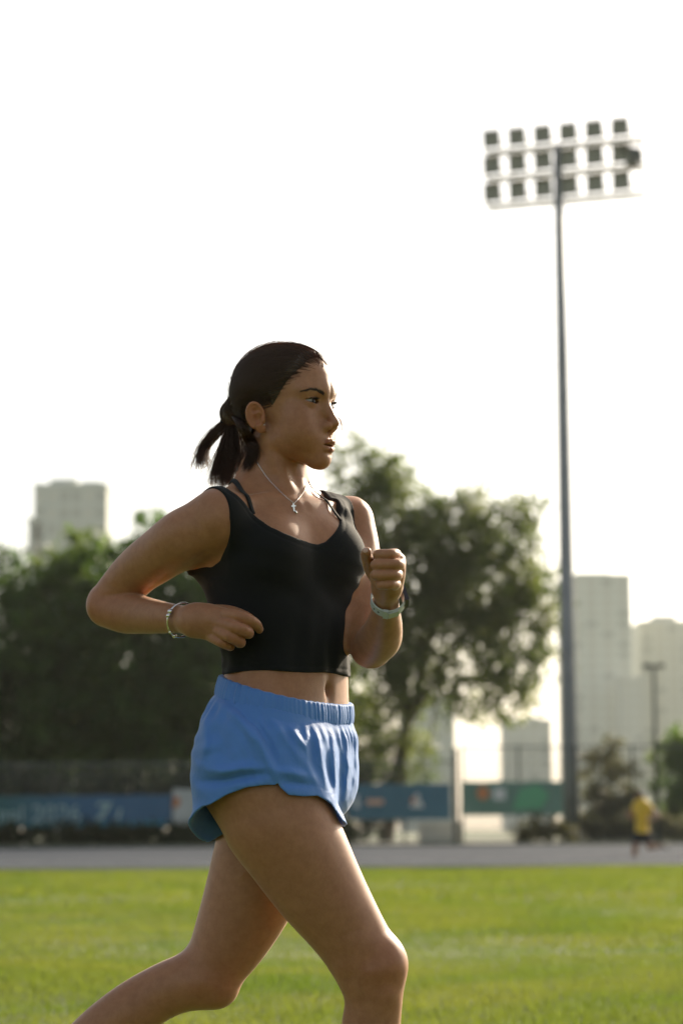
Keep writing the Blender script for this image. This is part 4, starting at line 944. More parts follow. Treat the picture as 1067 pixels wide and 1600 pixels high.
for k_ in range(24):                                                         # many thin separate wisps between the main locks
    a_ = (rs.uniform(0, .9) if k_ < 7 else rs.uniform(2, 7.99)); i_ = int(a_); fr_ = a_ - i_; tq = np.linspace(0, 1, 6); pa, pb = [np.stack([np.interp(tq, np.linspace(0, 1, len(m)), m[:, c]) for c in (0, 1)], 1) for m in (MAIN[i_], MAIN[i_ + 1])]
    g_ = pa * (1 - fr_) + pb * fr_ + rs.normal(0, 2.2, (1, 2)) * tq[:, None] + np.array([-1, .6]) * (tq ** 2)[:, None] * rs.uniform(-3, 6)
    LOCKS.append(([tuple(p) for p in g_], (.05, rs.uniform(.03, .065)), rs.uniform(1.5, 3), rs.uniform(.5, 1.6), int(rs.uniform(25, 60))))
for pts, dep, w0, w1, cnt in LOCKS:
    cnt = int(cnt * (.85 if cnt > 90 else 1.2))
    p = np.array(pts, float); tk = np.linspace(0, 1, len(p)); tf = np.linspace(0, 1, 14)
    g = np.stack([np.interp(tf, tk, p[:, 0]), np.interp(tf, tk, p[:, 1])], 1)
    for _ in range(2): g[1:-1] = .5 * g[1:-1] + .25 * (g[:-2] + g[2:])
    wd = np.interp(tf, [0, .3, .75, 1], [w0 * .8, w0, w0 * .7, w1]); o_ = rs.normal(0, .5, (cnt, 2)); curl = rs.normal(0, 3.4, (cnt, 2)) * (1 + 2.2 * (rs.random((cnt, 1)) > .9)); end = rs.uniform(.62, 1.0, cnt) ** .8; wav = rs.uniform(0, 6.3, cnt)
    P = np.zeros((cnt, 14, 3)); dh = np.linspace(dep[0], dep[1], 14)
    if dep[1] < .01:                                                          # hair lying on the neck
        for k_, (x_, y_) in enumerate(g):
            h_ = hit(x_ + 4, y_, f_body)[1] - RY
            if h_ < .2: dh[k_] = max(min(dh[k_], h_ - .007), -.052)
        for _ in range(3): dh[1:-1] = np.minimum(dh[1:-1], .5 * dh[1:-1] + .25 * (dh[:-2] + dh[2:]))
    for i in range(cnt):
        tq = tf * end[i]; gx, gy = np.interp(tq, tf, g[:, 0]), np.interp(tq, tf, g[:, 1]); wq = np.interp(tq, tf, wd)
        xx = gx + o_[i, 0] * wq + curl[i, 0] * tq ** 2 * 1.6 + 1.1 * np.sin(tq * 5 + wav[i]) * tq; yy = gy + .25 * o_[i, 0] * wq; dd = np.interp(tq, tf, dh) + o_[i, 1] * wq / 900 * 1.1
        P[i] = [J(x_, y_, z_) for x_, y_, z_ in zip(xx, yy, dd)]
    v, f_ = tubes(P, rs.uniform(.0003, .0005, cnt), rs.uniform(.0001, .0002, cnt)); part('ponytail_lock', v, f_, m_strand, hair, kind='stuff')
# small loose lock beyond the far cheek
P = np.array([[J(x_ + a_ * t_, y_ + b_ * t_, .02) for x_, y_, t_ in ((527, 650, 0), (529.5, 653, .2), (532, 657, .4), (533.5, 662, .6), (534.5, 667, .8), (533.5, 673, 1))] for a_, b_ in rs.normal(0, 1.6, (12, 2))])
v, f_ = tubes(P, np.full(12, .0003), np.full(12, .00015)); part('loose_lock', v, f_, material('sunlit_brown_hair', (.22, .11, .05, 1), .4, translucent=(.5, (.7, .4, .16, 1))), hair, kind='stuff')  # lighter copy of the hair colour, sun glow put into it
# stray hairs over the crown
P = []
for i in range(170):
    d_ = np.array([rs.uniform(-.9, .5), rs.normal(0, .35), 1.0]); d_ /= np.linalg.norm(d_); t_ = np.cross([0, 1.0, 0], d_); L_ = rs.uniform(15, 40); base = C0 + d_ * 93
    P.append([hd(*(base - t_ * L_ * x + d_ * (1.5 + 7 * math.sin(2.2 * x) * rs.uniform(.2, 1)) * 1.0)) for x in np.linspace(0, 1, 8)])
v, f_ = tubes(np.array(P), np.full(170, .00018), np.full(170, .0001)); part('stray_hairs', v, f_, bpy.data.materials['sunlit_brown_hair'], hair, kind='stuff')

# ------------------------------------------------------------------ black tank top
def in_chestv(P): return ((P - CHO.astype(f32)) @ CHF.astype(f32))
def f_shoulders(P):
    d = f_core(P); d = smin(d, ev(P, UARM_R), .035); return smin(d, ev(P, UARM_L), .03)
FILL_L = cone(chest(.040, .096, .074), chest(-.025, .116, .104), .017, .016)                # the strap spans the hollow behind the collar bone
def f_base(P):
    c = f_core(P); u = in_chestv(P)[:, 2]; fw_ = in_chestv(P)[:, 0]; w_ = np.maximum(sstep(.05, .08, u), sstep(-.08, -.05, u) * sstep(-.03, .01, fw_)).astype(f32)
    fR = smin(c, ev(P, UARM_R), .035); lw = sstep(.03, .06, u).astype(f32); fs_ = fR + (f_shoulders(P) - fR) * lw
    b_ = np.minimum(c + (fs_ - c) * w_, np.maximum(fR, c - .009))
    return smin(b_, FILL_L.fn(P), .02)
def lu(pts): return [tuple(in_chest(hit(x, y, f_shoulders))[1:]) for x, y in pts]
neck_front = lu([(357, 767), (370, 775), (388, 796), (404, 812), (420, 823), (442, 833), (465, 842), (485, 849), (496, 851), (508, 847), (521, 834), (529, 821), (530, 814)]) + [(.078, .080), (.090, .100), (.098, .125), (.10, .3), (-.148, .3), (-.148, .115)]
neck_back = [(-.150, .10), (-.13, .06), (-.09, .03), (0, .01), (.09, .03), (.10, .12), (.10, .3), (-.148, .3), (-.148, .115)]
def poly_in(p, poly):
    ins = np.zeros(len(p), bool); j = len(poly) - 1
    for i in range(len(poly)):
        xi, yi = poly[i]; xj, yj = poly[j]; ins ^= ((yi > p[:, 1]) != (yj > p[:, 1])) & (p[:, 0] < (xj - xi) * (p[:, 1] - yi) / (yj - yi + 1e-12) + xi); j = i
    d = poly_d(p, list(poly) + [poly[0]]); return np.where(ins, -d, d)
HEM_Z = float(J(450, 1050, -.10)[2])
def f_top(P):
    c = in_chestv(P); fw_, l_, u_ = c[:, 0], c[:, 1], c[:, 2]; z = P[:, 2]
    ang = np.arctan2(l_, fw_); low = sstep(.14, 0, z - HEM_Z)
    fold = low * (.0022 * np.sin(ang * 9 + 14 * z) + .0016 * np.sin(ang * 17 - 20 * z)) + .0016 * np.exp(-((u_ + .07) / .03) ** 2) * np.sin(ang * 7 + u_ * 60)
    d = f_base(P) - .0036 - .0008 * low - fold * .7
    front = poly_in(c[:, 1:], neck_front); back = poly_in(c[:, 1:], neck_back)
    edge = np.maximum(-np.where(fw_ > -.012, front, back), HEM_Z - z + 0)
    d = d + .0010 * np.exp(-((edge + .010) / .0016) ** 2) - .0012 * np.sin(ang * 3 + u_ * 130 + 4 * np.sin(u_ * 22 + ang)) * np.exp(-((np.abs(l_) - .12) / .05) ** 2) * sstep(.03, -.03, u_)
    d = np.maximum(d, -np.where(fw_ > -.012, front, back))
    Lr = np.interp(u_, [-.3, -.064, -.060, -.046, -.018, .014, .05, .2], [.30, .30, .165, .1405, .1430, .1545, .1635, .166]); Ll = np.interp(u_, [-.3, -.08, -.06, -.02, .02, .045, .08, .2], [.30, .30, .139, .128, .130, .137, .141, .138])
    d = np.maximum(d, np.maximum(-l_ - Lr, l_ - Ll))
    d = np.maximum(d, HEM_Z + .0015 * np.sin(ang * 5) - z)
    return d.astype(f32)
m_top = bpy.data.materials.new('black_ribbed_jersey'); m_top.use_nodes = True; t = m_top.node_tree; b = t.nodes['Principled BSDF']
b.inputs['Base Color'].default_value = (.0075, .0078, .0074, 1); b.inputs['Roughness'].default_value = .85; b.inputs['Specular IOR Level'].default_value = .25; b.inputs['Sheen Weight'].default_value = .06; b.inputs['Sheen Roughness'].default_value = .5
tc = t.nodes.new('ShaderNodeTexCoord'); n1 = t.nodes.new('ShaderNodeTexNoise'); n1.inputs['Scale'].default_value = 500; t.links.new(tc.outputs['Object'], n1.inputs['Vector'])
bp = t.nodes.new('ShaderNodeBump'); bp.inputs['Strength'].default_value = .4; bp.inputs['Distance'].default_value = .0008; t.links.new(n1.outputs['Fac'], bp.inputs['Height']); t.links.new(bp.outputs['Normal'], b.inputs['Normal'])
VT, FT = surface(f_top, CHO - np.array([.22, .24, .25]), CHO + np.array([.22, .24, .16]), 0.0019, project=0)
top = part('tank_top', VT, FT, m_top, label='cropped black tank top with a scooped neckline')
# smooth away the grid on cut edges
md = top.modifiers.new('soft', 'SMOOTH'); md.factor = .5; md.iterations = 5
def ribbon(name, pts, width, f, mat, parent, lift=.0012, th=.0018):
    """flat strap lying on the skin"""
    p = np.asarray(pts, float); n_ = 24; tk = np.linspace(0, 1, len(p)); tf = np.linspace(0, 1, n_); g = np.stack([np.interp(tf, tk, p[:, k]) for k in range(3)], 1)
    for r_ in range(5):
        for _ in range(6): g[1:-1] = .5 * g[1:-1] + .25 * (g[:-2] + g[2:])
        G = g.astype(f32); d0 = f(G); nn = np.stack([f(G + np.eye(3, dtype=f32)[k] * f32(.006)) - d0 for k in range(3)], 1); nn /= np.linalg.norm(nn, axis=1, keepdims=True)
        for _ in range(8): nn[1:-1] = .5 * nn[1:-1] + .25 * (nn[:-2] + nn[2:])
        nn /= np.linalg.norm(nn, axis=1, keepdims=True); g = g + nn * np.maximum(lift - d0, 0)[:, None]
    tg = np.gradient(g, axis=0); tg /= np.linalg.norm(tg, axis=1, keepdims=True); sd_ = np.cross(tg, nn); sd_ /= np.linalg.norm(sd_, axis=1, keepdims=True)
    vs = np.concatenate([g - sd_ * width / 2, g + sd_ * width / 2, g + sd_ * width / 2 + nn * th, g - sd_ * width / 2 + nn * th]); fs = []
    for i in range(n_ - 1):
        for k in range(4): a, b_ = k * n_, ((k + 1) % 4) * n_; fs.append((a + i, a + i + 1, b_ + i + 1, b_ + i))
    return part(name, vs, fs, mat, parent)
ribbon('inner_strap', [hit(371, 756, f_shoulders) + np.array([-.004, .045, .004]), hit(371, 756, f_shoulders), hit(379, 774, f_shoulders), hit(394, 804, f_shoulders)], .0095, f_shoulders, m_top, woman)
ribbon('inner_strap', [chest(.0, .04, .135), chest(.03, .045, .117), chest(.048, .055, .098), chest(.066, .066, .075), chest(.080, .072, .052)], .007, f_shoulders, m_top, woman)

# ------------------------------------------------------------------ blue running shorts
PYAW = rad(29); PF = frame(PYAW); PO = J(440, 1090, 0.0)
TUBE_R = spine([J(432, 1110, -.05), J(418, 1180, -.065), J(411, 1245, -.075), J(406, 1325, -.08)], [rp(80), rp(90), rp(97), rp(113)])
TUBE_L = spine([J(452, 1110, .05), J(452, 1180, .07), J(444, 1245, .08), J(430, 1330, .085)], [rp(78), rp(85), rp(84), rp(83)])
def band_top(P):
    """height above the tilted top edge of the waistband"""
    fwd_ = (P - PO.astype(f32)) @ PF[:, 0].astype(f32)
    return P[:, 2] - (float(J(430, 1073, -.12)[2]) - .30 * fwd_ + .004)
FOLDS = [  # (polyline in photograph pixels on the near side, height, width px)
    ([(336, 1090), (372, 1122), (404, 1160), (424, 1200), (432, 1224)], .0050, 9), ([(350, 1088), (392, 1122), (420, 1158), (434, 1195)], -.0035, 6),
    ([(418, 1110), (446, 1146), (470, 1182), (492, 1214), (508, 1240)], .0055, 7), ([(412, 1100), (417, 1118), (419, 1136)], -.0040, 3.2), ([(430, 1120), (462, 1168), (484, 1205)], -.0045, 6),
    ([(312, 1200), (345, 1205), (380, 1200), (415, 1203)], .0040, 8), ([(310, 1222), (350, 1222), (392, 1212), (425, 1208)], -.0030, 7), ([(428, 1205), (458, 1208), (490, 1216)], .0042, 8), ([(440, 1224), (470, 1226), (496, 1228)], -.0025, 6),
    ([(318, 1120), (322, 1160), (316, 1190)], .003, 8), ([(340, 1130), (352, 1170), (350, 1198)], -.0022, 10), ([(446, 1130), (466, 1152), (480, 1170), (486, 1192)], .003, 5),
    ([(484, 1146), (488, 1190), (500, 1228)], -.0050, 5), ([(497, 1148), (503, 1195), (512, 1238)], .0045, 4.5), ([(508, 1150), (513, 1200), (519, 1240)], -.0045, 4), ([(519, 1152), (524, 1200), (526, 1250)], .0045, 4), ([(529, 1152), (533, 1200), (531, 1255)], -.0045, 4),
    ([(540, 1154), (545, 1200), (540, 1250)], .005, 4), ([(551, 1156), (552, 1200), (546, 1240)], -.004, 4)]
YO = np.array([(290, 1266), (302, 1263), (316, 1261), (328, 1258), (355, 1242), (385, 1231), (415, 1227), (430, 1227), (434, 1224), (437, 1230), (451, 1243), (475, 1245), (496, 1244), (517, 1255), (535, 1280), (560, 1284)], float)
def f_short(P, detail=True):
    d = P_TOR.fn(P)
    for p, k in CORE[-2:]: d = smin(d, p.fn(P), k)
    bt = band_top(P); core = d; d = d - .0065 - .005 * sstep(-.03, -.06, bt)
    g = smin(THI_R.fn(P) - .007, TUBE_R.fn(P), .02); g2 = smin(THI_L.fn(P) - .007, TUBE_L.fn(P), .02)
    near2 = sstep(-.03, -.11, P[:, 1] - RY) * sstep(-.03, -.08, bt); d = d - .005 * near2; g = g - .004 * near2
    loose = sstep(-.02, -.06, bt)
    e = smin(smin(d, g, .025), smin(d, g2, .025), .004)
    d = d * (1 - loose) + e * loose
    if detail:
        pp = project(P); ang = np.arctan2(P[:, 1] - PO[1], P[:, 0] - PO[0]); near = sstep(.16, .03, P[:, 1] - RY)
        fo = np.zeros(len(P))
        for pl, h_, w_ in FOLDS:
            pa = np.array(pl, float); box = (pp[:, 0] > pa[:, 0].min() - 3 * w_) & (pp[:, 0] < pa[:, 0].max() + 3 * w_) & (pp[:, 1] > pa[:, 1].min() - 3 * w_) & (pp[:, 1] < pa[:, 1].max() + 3 * w_)
            k = np.flatnonzero(box)
            if len(k):
                best = np.full(len(k), 1e9); par = np.zeros(len(k)); ns = len(pa) - 1
                for si in range(ns):
                    a_, b_ = pa[si], pa[si + 1]; t_ = np.clip(((pp[k] - a_) @ (b_ - a_)) / ((b_ - a_) @ (b_ - a_)), 0, 1); dd_ = np.linalg.norm(pp[k] - a_ - t_[:, None] * (b_ - a_), axis=1); up_ = dd_ < best
                    best[up_] = dd_[up_]; par[up_] = (si + t_[up_]) / ns
                fo[k] += h_ * np.exp(-(best / w_) ** 2) * (.15 + .85 * np.sin(np.pi * np.clip(par, .02, .98)) ** .7)
        gath = .0016 * np.sin(ang * 34 + 2 * np.sin(ang * 5)) * np.exp(-((bt + .056) / .022) ** 2)
        wr = (.0009 * np.sin(P[:, 2] * 95 + 3 * np.sin(P[:, 0] * 30)) + .0011 * np.sin(P[:, 0] * 120 - P[:, 2] * 150 + 4 * np.sin(P[:, 2] * 33 + P[:, 0] * 21)) * (.5 + .5 * np.sin(P[:, 0] * 40 + P[:, 2] * 27)) + .0007 * np.sin(P[:, 0] * 210 + P[:, 2] * 160 + 5 * np.sin(P[:, 0] * 44))) * loose * (.8 - .45 * sstep(460, 495, pp[:, 0]))
        d = d - (fo * near * (2.0 - 1.2 * sstep(462, 492, pp[:, 0])) + gath + wr) * sstep(-.032, -.048, bt)
        bc_ = np.minimum(smin(core, THI_R.fn(P), .05), smin(core, THI_L.fn(P), .05)); d = np.minimum(d, bc_ - .0040)
    return d.astype(f32)
def hem_cut(P):
    pp = project(P); d_ = P[:, 1] - RY
    yh = np.interp(pp[:, 0], YO[:, 0], YO[:, 1]) + np.clip((d_ + .14) / .14, 0, 1) * 58 * np.interp(pp[:, 0], [430, 500], [1, .35])
    return ((pp[:, 1] - yh) / 900).astype(f32)                                # positive below the hem
def f_shorts(P):
    S = f_short(P); d = np.maximum(S, -(S + .0058))
    return np.maximum(np.maximum(d, hem_cut(P)), band_top(P) + .024).astype(f32)
def f_band(P):
    bt = band_top(P); ang = np.arctan2(P[:, 1] - PO[1], P[:, 0] - PO[0])
    d = P_TOR.fn(P); c = bt + .0170
    rip = .0013 * np.sin(ang * 42 + 5 * np.sin(ang * 7 + 1)) * (.6 + .4 * np.sin(ang * 11)) + .0007 * np.sin(ang * 97 + 2 * np.sin(ang * 13))
    d = d - .0072 - rip - .0016 * np.cos(np.clip(c / .0170, -1, 1) * np.pi / 2) - .0016 * np.sin(c * 560)*0
    return np.maximum(d, np.abs(c) - .0170 - .0006 * np.sin(ang * 40)).astype(f32)
def fabric(name, c0, c1, trans):
    m = material(name, c0, .62, noise=(14, c1, 4), spec=.3, sheen=.25, translucent=(.14, trans)); t = m.node_tree; N = t.nodes; L = t.links
    tc = N.new('ShaderNodeTexCoord'); a = N.new('ShaderNodeTexNoise'); a.inputs['Scale'].default_value = 55; a.inputs['Detail'].default_value = 5; a.inputs['Distortion'].default_value = 1.2
    w_ = N.new('ShaderNodeTexNoise'); w_.inputs['Scale'].default_value = 900
    L.new(tc.outputs['Object'], a.inputs['Vector']); L.new(tc.outputs['Object'], w_.inputs['Vector'])
    b1 = N.new('ShaderNodeBump'); b1.inputs['Strength'].default_value = .35; b1.inputs['Distance'].default_value = .004; L.new(a.outputs['Fac'], b1.inputs['Height'])
    b2 = N.new('ShaderNodeBump'); b2.inputs['Strength'].default_value = .25; b2.inputs['Distance'].default_value = .0005; L.new(w_.outputs['Fac'], b2.inputs['Height']); L.new(b1.outputs['Normal'], b2.inputs['Normal'])
    L.new(b2.outputs['Normal'], N['Principled BSDF'].inputs['Normal']); return m
m_short = fabric('blue_nylon', (.105, .255, .62, 1), (.115, .275, .66, 1), (.16, .36, .80, 1))
lo_, hi_ = J(440, 1190, 0) - np.array([.19, .24, .17]), J(440, 1190, 0) + np.array([.19, .24, .17])
VS, FS = surface(f_shorts, lo_, hi_, .0018, slack=1.5, project=0)
shorts = part('shorts', VS, FS, m_short, label='bright blue loose running shorts')
md = shorts.modifiers.new('soft', 'SMOOTH'); md.factor = .5; md.iterations = 2
VW, FW = surface(f_band, J(440, 1080, 0) - np.array([.19, .22, .10]), J(440, 1080, 0) + np.array([.19, .22, .09]), .0019, project=0)
band = part('waistband', VW, FW, m_short, shorts)
md = band.modifiers.new('soft', 'SMOOTH'); md.factor = .5; md.iterations = 2

# ------------------------------------------------------------------ jewellery and watch
m_silver = material('silver', (.78, .76, .72, 1), .22, metal=1.0)
nk = empty('necklace', (0, 0, 0)); nk.parent = woman
def on_skin(pts, f, lift):
    g = np.array([hit(x, y, f) for x, y in pts]).astype(f32); d0 = f(g); nn = np.stack([f(g + np.eye(3, dtype=f32)[k] * f32(.003)) - d0 for k in range(3)], 1); nn /= np.linalg.norm(nn, axis=1, keepdims=True)
    return g + nn * lift
ch = on_skin([(478, 757), (476, 766), (470, 775), (464, 782), (459, 787)], f_body, .0012); ch2 = on_skin([(459, 787), (452, 782), (443, 774), (433, 764), (422, 752), (413, 740), (404, 726), (398, 714)], f_body, .0012)
def dense(p, n):
    tk = np.linspace(0, 1, len(p)); return np.stack([np.interp(np.linspace(0, 1, n), tk, p[:, k]) for k in range(3)], 1)
c_ = dense(np.concatenate([ch, ch2[1:]]), 90); c_ += np.stack([np.zeros(90), np.zeros(90), .0003 * np.sin(np.arange(90) * 2.0)], 1)
mbn = MB(); mbn.tube(c_ - ROOT, .0004 + .00025 * np.abs(np.sin(np.arange(90) * 1.57)), 6); mbn.build('chain', m_silver, nk, smooth=True)
pc = on_skin([(458, 794)], f_body, .0025)[0].astype(float); s_ = 1 / 900
mbn = MB(); P0 = pc - ROOT
def plate(mb, cx, cz, hw, hh, th, tilt=0.0):
    ct, st_ = math.cos(tilt), math.sin(tilt); vs = []
    for y_ in (-th, th):
        for (x_, z_) in ((-hw, -hh), (hw, -hh), (hw, hh), (-hw, hh)): vs.append(P0 + np.array([cx + x_ * ct - z_ * st_, y_, cz + x_ * st_ + z_ * ct]))
    mb.add(vs, [(0, 1, 2, 3), (7, 6, 5, 4), (0, 4, 5, 1), (1, 5, 6, 2), (2, 6, 7, 3), (3, 7, 4, 0)])
plate(mbn, 0, 0, .0012, .0070, .0008, .12); mbn.build('cross_pendant', m_silver, nk)
mbn = MB(); plate(mbn, -.0003, .0025, .0038, .0012, .0009, .12); mbn.build('cross_bar', m_silver, nk)
mbn = MB(); mbn.tube([P0 + np.array([.002, -.001, -.004]), P0 + np.array([.0045, -.0015, -.009]), P0 + np.array([.005, -.001, -.013])], [.0006, .0019, .0005], 8); mbn.build('leaf_pendant', m_silver, nk, smooth=True)
er = hit(413, 664, f_body); mbn = MB(); v, f_ = sphere_cap(er - ROOT, np.array([-.2, -1, .1]), .0015, 3.1, 10, 6); obj('ear_stud', v, f_, m_silver, woman, smooth=True)
def ring_pts(c, ax, r, n, r2=None, phase=0.0):
    ax = ax / np.linalg.norm(ax); u = np.cross(ax, [0, 1.0, .2]); u /= np.linalg.norm(u); v = np.cross(ax, u)
    return [c + r * u * math.cos(2 * math.pi * k / n + phase) + (r2 or r) * v * math.sin(2 * math.pi * k / n + phase) for k in range(n + 1)], u, v
bc = J(283, 969, -.096); bax = J(304, 970, -.125) - J(252, 965, -.05); bax = bax / np.linalg.norm(bax) + np.array([.1, 0, -.10])
brl = empty('bracelet', (0, 0, 0)); brl.parent = woman
pts, u, v = ring_pts(bc, bax, rp(26.5), 48); mbn = MB(); mbn.tube(np.array(pts) - ROOT, .0019, 8, cap=False); mbn.build('bangle', m_silver, brl, smooth=True)
P_ = np.array(pts); near_i = np.argsort(P_[:, 1])[:14]
for py_, r_ in ((957, .0048), (963, .0042), (994, .0040), (989, .0034)):
    i = near_i[np.argmin(np.abs(project(P_[near_i])[:, 1] - py_))] if py_ < 985 else np.argmin(np.abs(project(P_)[:, 1] - py_) + 100 * (P_[:, 1] > bc[1]))
    vv_, ff_ = sphere_cap(P_[i] - ROOT, np.array([0, -1.0, .1]), r_, 3.1, 14, 9); obj('bead', vv_, ff_, m_silver, brl, smooth=True)
# wristwatch: flat light strap, keeper, buckle tongue, dark case
wt = empty('wristwatch', (0, 0, 0)); wt.parent = woman
wc = J(606, 938, -.208); wax = J(604, 928, -.226) - J(600, 980, -.11); wax /= np.linalg.norm(wax)
m_strap = material('pale_grey_silicone', (.50, .53, .54, 1), .5, bump=(300, .1, .0005), spec=.4)
pts, u, v = ring_pts(wc, wax, rp(25, -.2), 56, rp(23, -.2)); P_ = np.array(pts); rad_ = (P_ - wc); rad_ /= np.linalg.norm(rad_, axis=1, keepdims=True)
hw = .0112; mbn = MB(); n_ = len(P_); prof = [(-hw, 0), (hw, 0), (hw * .93, .0024), (-hw * .93, .0024)]
vs = [P_[i] + wax * a_ + rad_[i] * b_ - ROOT for i in range(n_) for a_, b_ in prof]
mbn.add(vs, [(i * 4 + k, i * 4 + (k + 1) % 4, i * 4 + 4 + (k + 1) % 4, i * 4 + 4 + k) for i in range(n_ - 1) for k in range(4)]); strap = mbn.build('strap', m_strap, wt)
pp_ = project(P_)
def on_ring(tx, ty): return int(np.argmin((pp_[:, 0] - tx) ** 2 + (pp_[:, 1] - ty) ** 2))
def ring_box(i, half_len, a0, a1, r0, r1):
    tg_ = np.cross(wax, rad_[i]); vs = [P_[i] - ROOT + tg_ * s1 * half_len + wax * s2 + rad_[i] * s3 for s3 in (r0, r1) for s1, s2 in ((-1, a0), (1, a0), (1, a1), (-1, a1))]
    return MB().add(vs, [(0, 3, 2, 1), (4, 5, 6, 7), (0, 1, 5, 4), (1, 2, 6, 5), (2, 3, 7, 6), (3, 0, 4, 7)])
ring_box(on_ring(602, 960), .0042, -hw * 1.12, hw * 1.12, -.0005, .0044).build('keeper', m_strap, strap)
ring_box(on_ring(613, 959), .009, -hw * .8, hw * .8, .0022, .0046).build('strap_tongue', m_strap, strap)
m_hole = material('strap_hole', (.03, .03, .03, 1), .8)
for (x_, y_) in ((593, 956), (588, 950), (628, 944), (630, 936)):
    i = on_ring(x_, y_); ring_box(i, .0016, -.0018, .0018, .0018, .0028).build('strap_hole', m_hole, strap)
i = on_ring(633, 930); ring_box(i, .0150, -.0150, .0150, -.001, .0055).build('case', material('watch_case', (.06, .06, .065, 1), .3, metal=.6), wt)
ring_box(i, .0132, -.0132, .0132, .0055, .0062).build('glass', material('watch_glass', (.01, .01, .012, 1), .06, spec=.8), wt)

# nails on the fingertips in view
m_nail = material('fingernail', (.56, .34, .26, 1), .3, spec=.5)
for (x_, y_, d_, r_), ax_ in (((405, 983, -.146, 6.4), (.75, -.55, -.1)), ((573, 862, -.325, 7.2), (-.35, -.9, .25))):
    v, f_ = sphere_cap(J(x_, y_, d_), np.array(ax_), rp(r_, d_) * 1.0 + .0004, .62, 14, 4); part('fingernail', v, f_, m_nail)
# ------------------------------------------------------------------ running shoes (they stand below the frame)
def shoe(heel, toe, up, label):
    heel, toe, up = map(np.asarray, (heel, toe, up)); ax = toe - heel; L_ = np.linalg.norm(ax); ax = ax / L_; up = up - ax * (up @ ax); up /= np.linalg.norm(up); sdv = np.cross(up, ax); M = np.stack([ax, sdv, up], 1)
    A = [ellip(heel + ax * L_ * .26 + up * .048, (.075, .036, .050), M), ellip(heel + ax * L_ * .68 + up * .034, (.085, .043, .036), M), cone(heel + ax * .05 + up * .06, heel + ax * .045 + up * .105, .036, .038)]
    sole = [ellip(heel + ax * L_ * .30 + up * .016, (.088, .040, .026), M), ellip(heel + ax * L_ * .70 + up * .014, (.088, .047, .024), M)]
    fu = lambda P: smin(smin(A[0].fn(P), A[1].fn(P), .03), A[2].fn(P), .02).astype(f32)
    fso = lambda P: np.maximum(smin(sole[0].fn(P), sole[1].fn(P), .03), (P - (heel + up * .030).astype(f32)) @ up.astype(f32)).astype(f32)
    c = heel + ax * L_ * .5 + up * .05; v, f_ = surface(fu, c - .2, c + .2, .005); s_ = part('shoe', v, f_, material('shoe_mesh', (.55, .55, .56, 1), .7), label=label)
    v, f_ = surface(fso, c - .2, c + .2, .005); part('sole', v, f_, material('shoe_sole', (.75, .75, .74, 1), .6), s_)
an = J(574, 1850, -.06); shoe((an[0] - .055, an[1], .0), (an[0] + .19, an[1] - .02, .0), (0, 0, 1), 'running shoe planted flat on the grass')
an = J(10, 1717, .15); shoe(an + np.array([-.075, .03, .045]), an + np.array([-.02, .045, -.20]), (.95, 0, .3), 'running shoe lifted behind in the air')

# ================================================================== the runner far off on the track
FRY = 55.0
def JF(px, py, d=0.0): return at(px, py, FRY + d)
def rf(r): return r * FRY / FPX
def sp2(rows): return spine([JF(*r[:3]) for r in rows], [rf(r[3]) for r in rows])
far_head = ellip(JF(998, 1245, 0), (.085, .10, .115)); far_hair = ellip(JF(999.5, 1242.5, 0), (.10, .112, .115))
far_tor = spine([JF(1002, 1258), JF(1003, 1275), JF(1003, 1290), JF(1003, 1303)], [.155, .150, .135, .150])
f_parts = [sp2([(998, 1250, 0, 3.6), (1000, 1258, 0, 4)]), sp2([(1011, 1259, -.05, 4.6), (1020, 1268, -.1, 3.9), (1028, 1275, -.05, 3.1)]), sp2([(1028, 1275, -.05, 3.1), (1019, 1281, -.25, 2.7), (1012, 1283, -.32, 2.8)]),
           sp2([(994, 1258, .05, 4.4), (988, 1269, .1, 3.7), (986, 1279, .05, 3)]), sp2([(986, 1279, .05, 3), (981, 1274, -.15, 2.6), (979, 1270, -.22, 2.8)]),
           sp2([(999, 1301, 0, 7.2), (995, 1314, 0, 6), (992, 1326, 0, 4.4)]), sp2([(992, 1326, 0, 4.4), (991, 1335, 0, 4), (990, 1344, 0, 2.7), (988, 1346, 0, 2.8)]),
           sp2([(1007, 1301, 0, 7.2), (1012, 1312, 0, 6), (1015, 1324, 0, 4.6)]), sp2([(1015, 1324, 0, 4.4), (1024, 1323, 0.02, 4), (1034, 1322, .03, 2.8)])]
def f_far(P):
    d = smin(ev(P, far_head, 9), far_tor.fn(P), .03)
    for p in f_parts: d = smin(d, p.fn(P), .03)
    return d.astype(f32)
fr_ = empty('person', (float(JF(1002, 1297)[0]), FRY, 0), 'runner in a yellow shirt and dark shorts on the grey track', 'person'); FO = np.array(fr_.location)
lo_, hi_ = JF(960, 1360, 0) - np.array([0, .6, 0]), JF(1050, 1225, 0) + np.array([0, .6, 0])
v, f_ = surface(f_far, lo_, hi_, .014); o = obj('body', v - FO, f_, material('skin_tan', (.30, .165, .10, 1), .55), fr_, smooth=True)
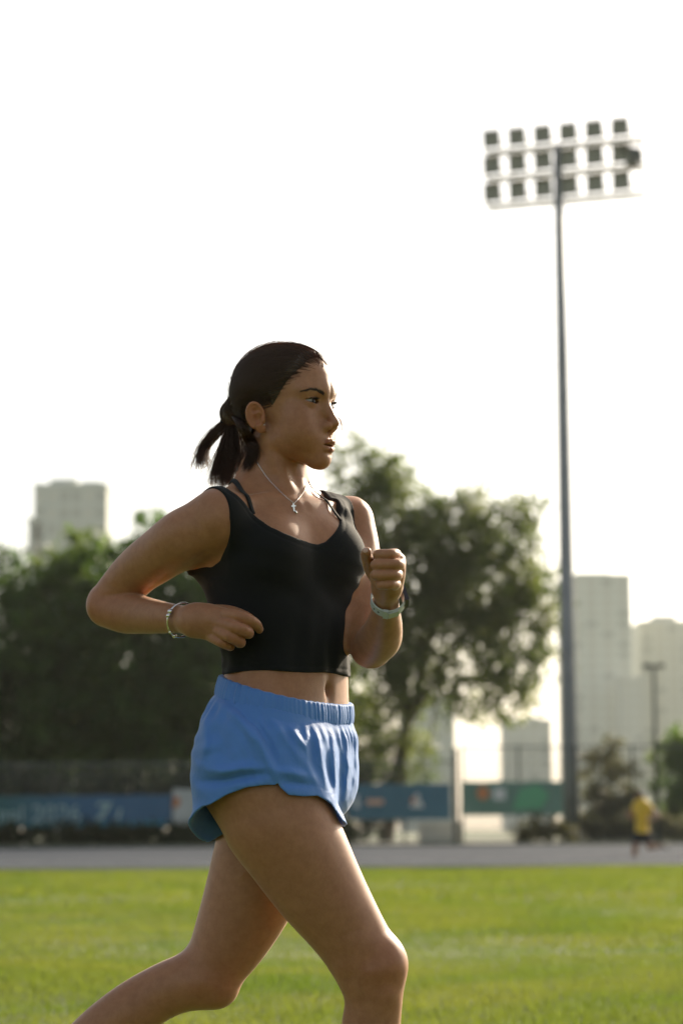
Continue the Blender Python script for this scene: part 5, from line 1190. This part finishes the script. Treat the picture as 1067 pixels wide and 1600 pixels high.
v, f_ = surface(lambda P: np.maximum(far_hair.fn(P), .02 - (P[:, 2] - JF(998, 1248)[2])).astype(f32), lo_, hi_, .014); obj('hair', v - FO, f_, m_hair, fr_, smooth=True)
def f_jersey(P):
    d = far_tor.fn(P)
    for p in (f_parts[1], f_parts[3]): d = smin(d, np.maximum(p.fn(P), norm(P - (JF(1004, 1263)).astype(f32)) - .24), .03)
    return np.maximum(d - .022, JF(1003, 1303)[2] - P[:, 2]).astype(f32)
v, f_ = surface(f_jersey, lo_, hi_, .014); obj('jersey', v - FO, f_, material('yellow_jersey', (.70, .44, .03, 1), .7, noise=(6, (.76, .50, .05, 1), 3), sheen=.2), fr_, smooth=True)
def f_fsh(P):
    d = smin(f_parts[5].fn(P), f_parts[7].fn(P), .02); d = smin(d, far_tor.fn(P), .04) - .02
    return np.maximum(np.maximum(d, P[:, 2] - JF(1003, 1301)[2]), JF(1003, 1317)[2] - P[:, 2]).astype(f32)
v, f_ = surface(f_fsh, lo_, hi_, .014); obj('shorts', v - FO, f_, material('dark_shorts', (.02, .022, .03, 1), .8), fr_, smooth=True)
m_fs = material('runner_shoe', (.05, .05, .06, 1), .6)
for a_, b_ in (((990, 1345.5, 0), (984, 1347, 0)), ((1034, 1321, .03), (1041, 1325, .03))):
    p = cone(JF(*a_), JF(*b_), .05, .04); v, f_ = surface(lambda P: p.fn(P).astype(f32), p.c - .25, p.c + .25, .012); obj('shoe', v - FO, f_, m_fs, fr_, smooth=True)

# ================================================================== haze
m_haze = bpy.data.materials.new('haze_air'); m_haze.use_nodes = True; t = m_haze.node_tree
t.nodes.remove(t.nodes['Principled BSDF']); pv = t.nodes.new('ShaderNodeVolumePrincipled')
pv.inputs['Color'].default_value = (.93, .93, .88, 1); pv.inputs['Density'].default_value = 0.00009; pv.inputs['Anisotropy'].default_value = .35
t.links.new(pv.outputs[0], t.nodes['Material Output'].inputs['Volume'])
MB().box(-1420, 1420, -1120, 1720, -1.2, 135).build('haze', m_haze, kind='stuff', label='thin warm evening haze hanging over the field and town', cat='haze')
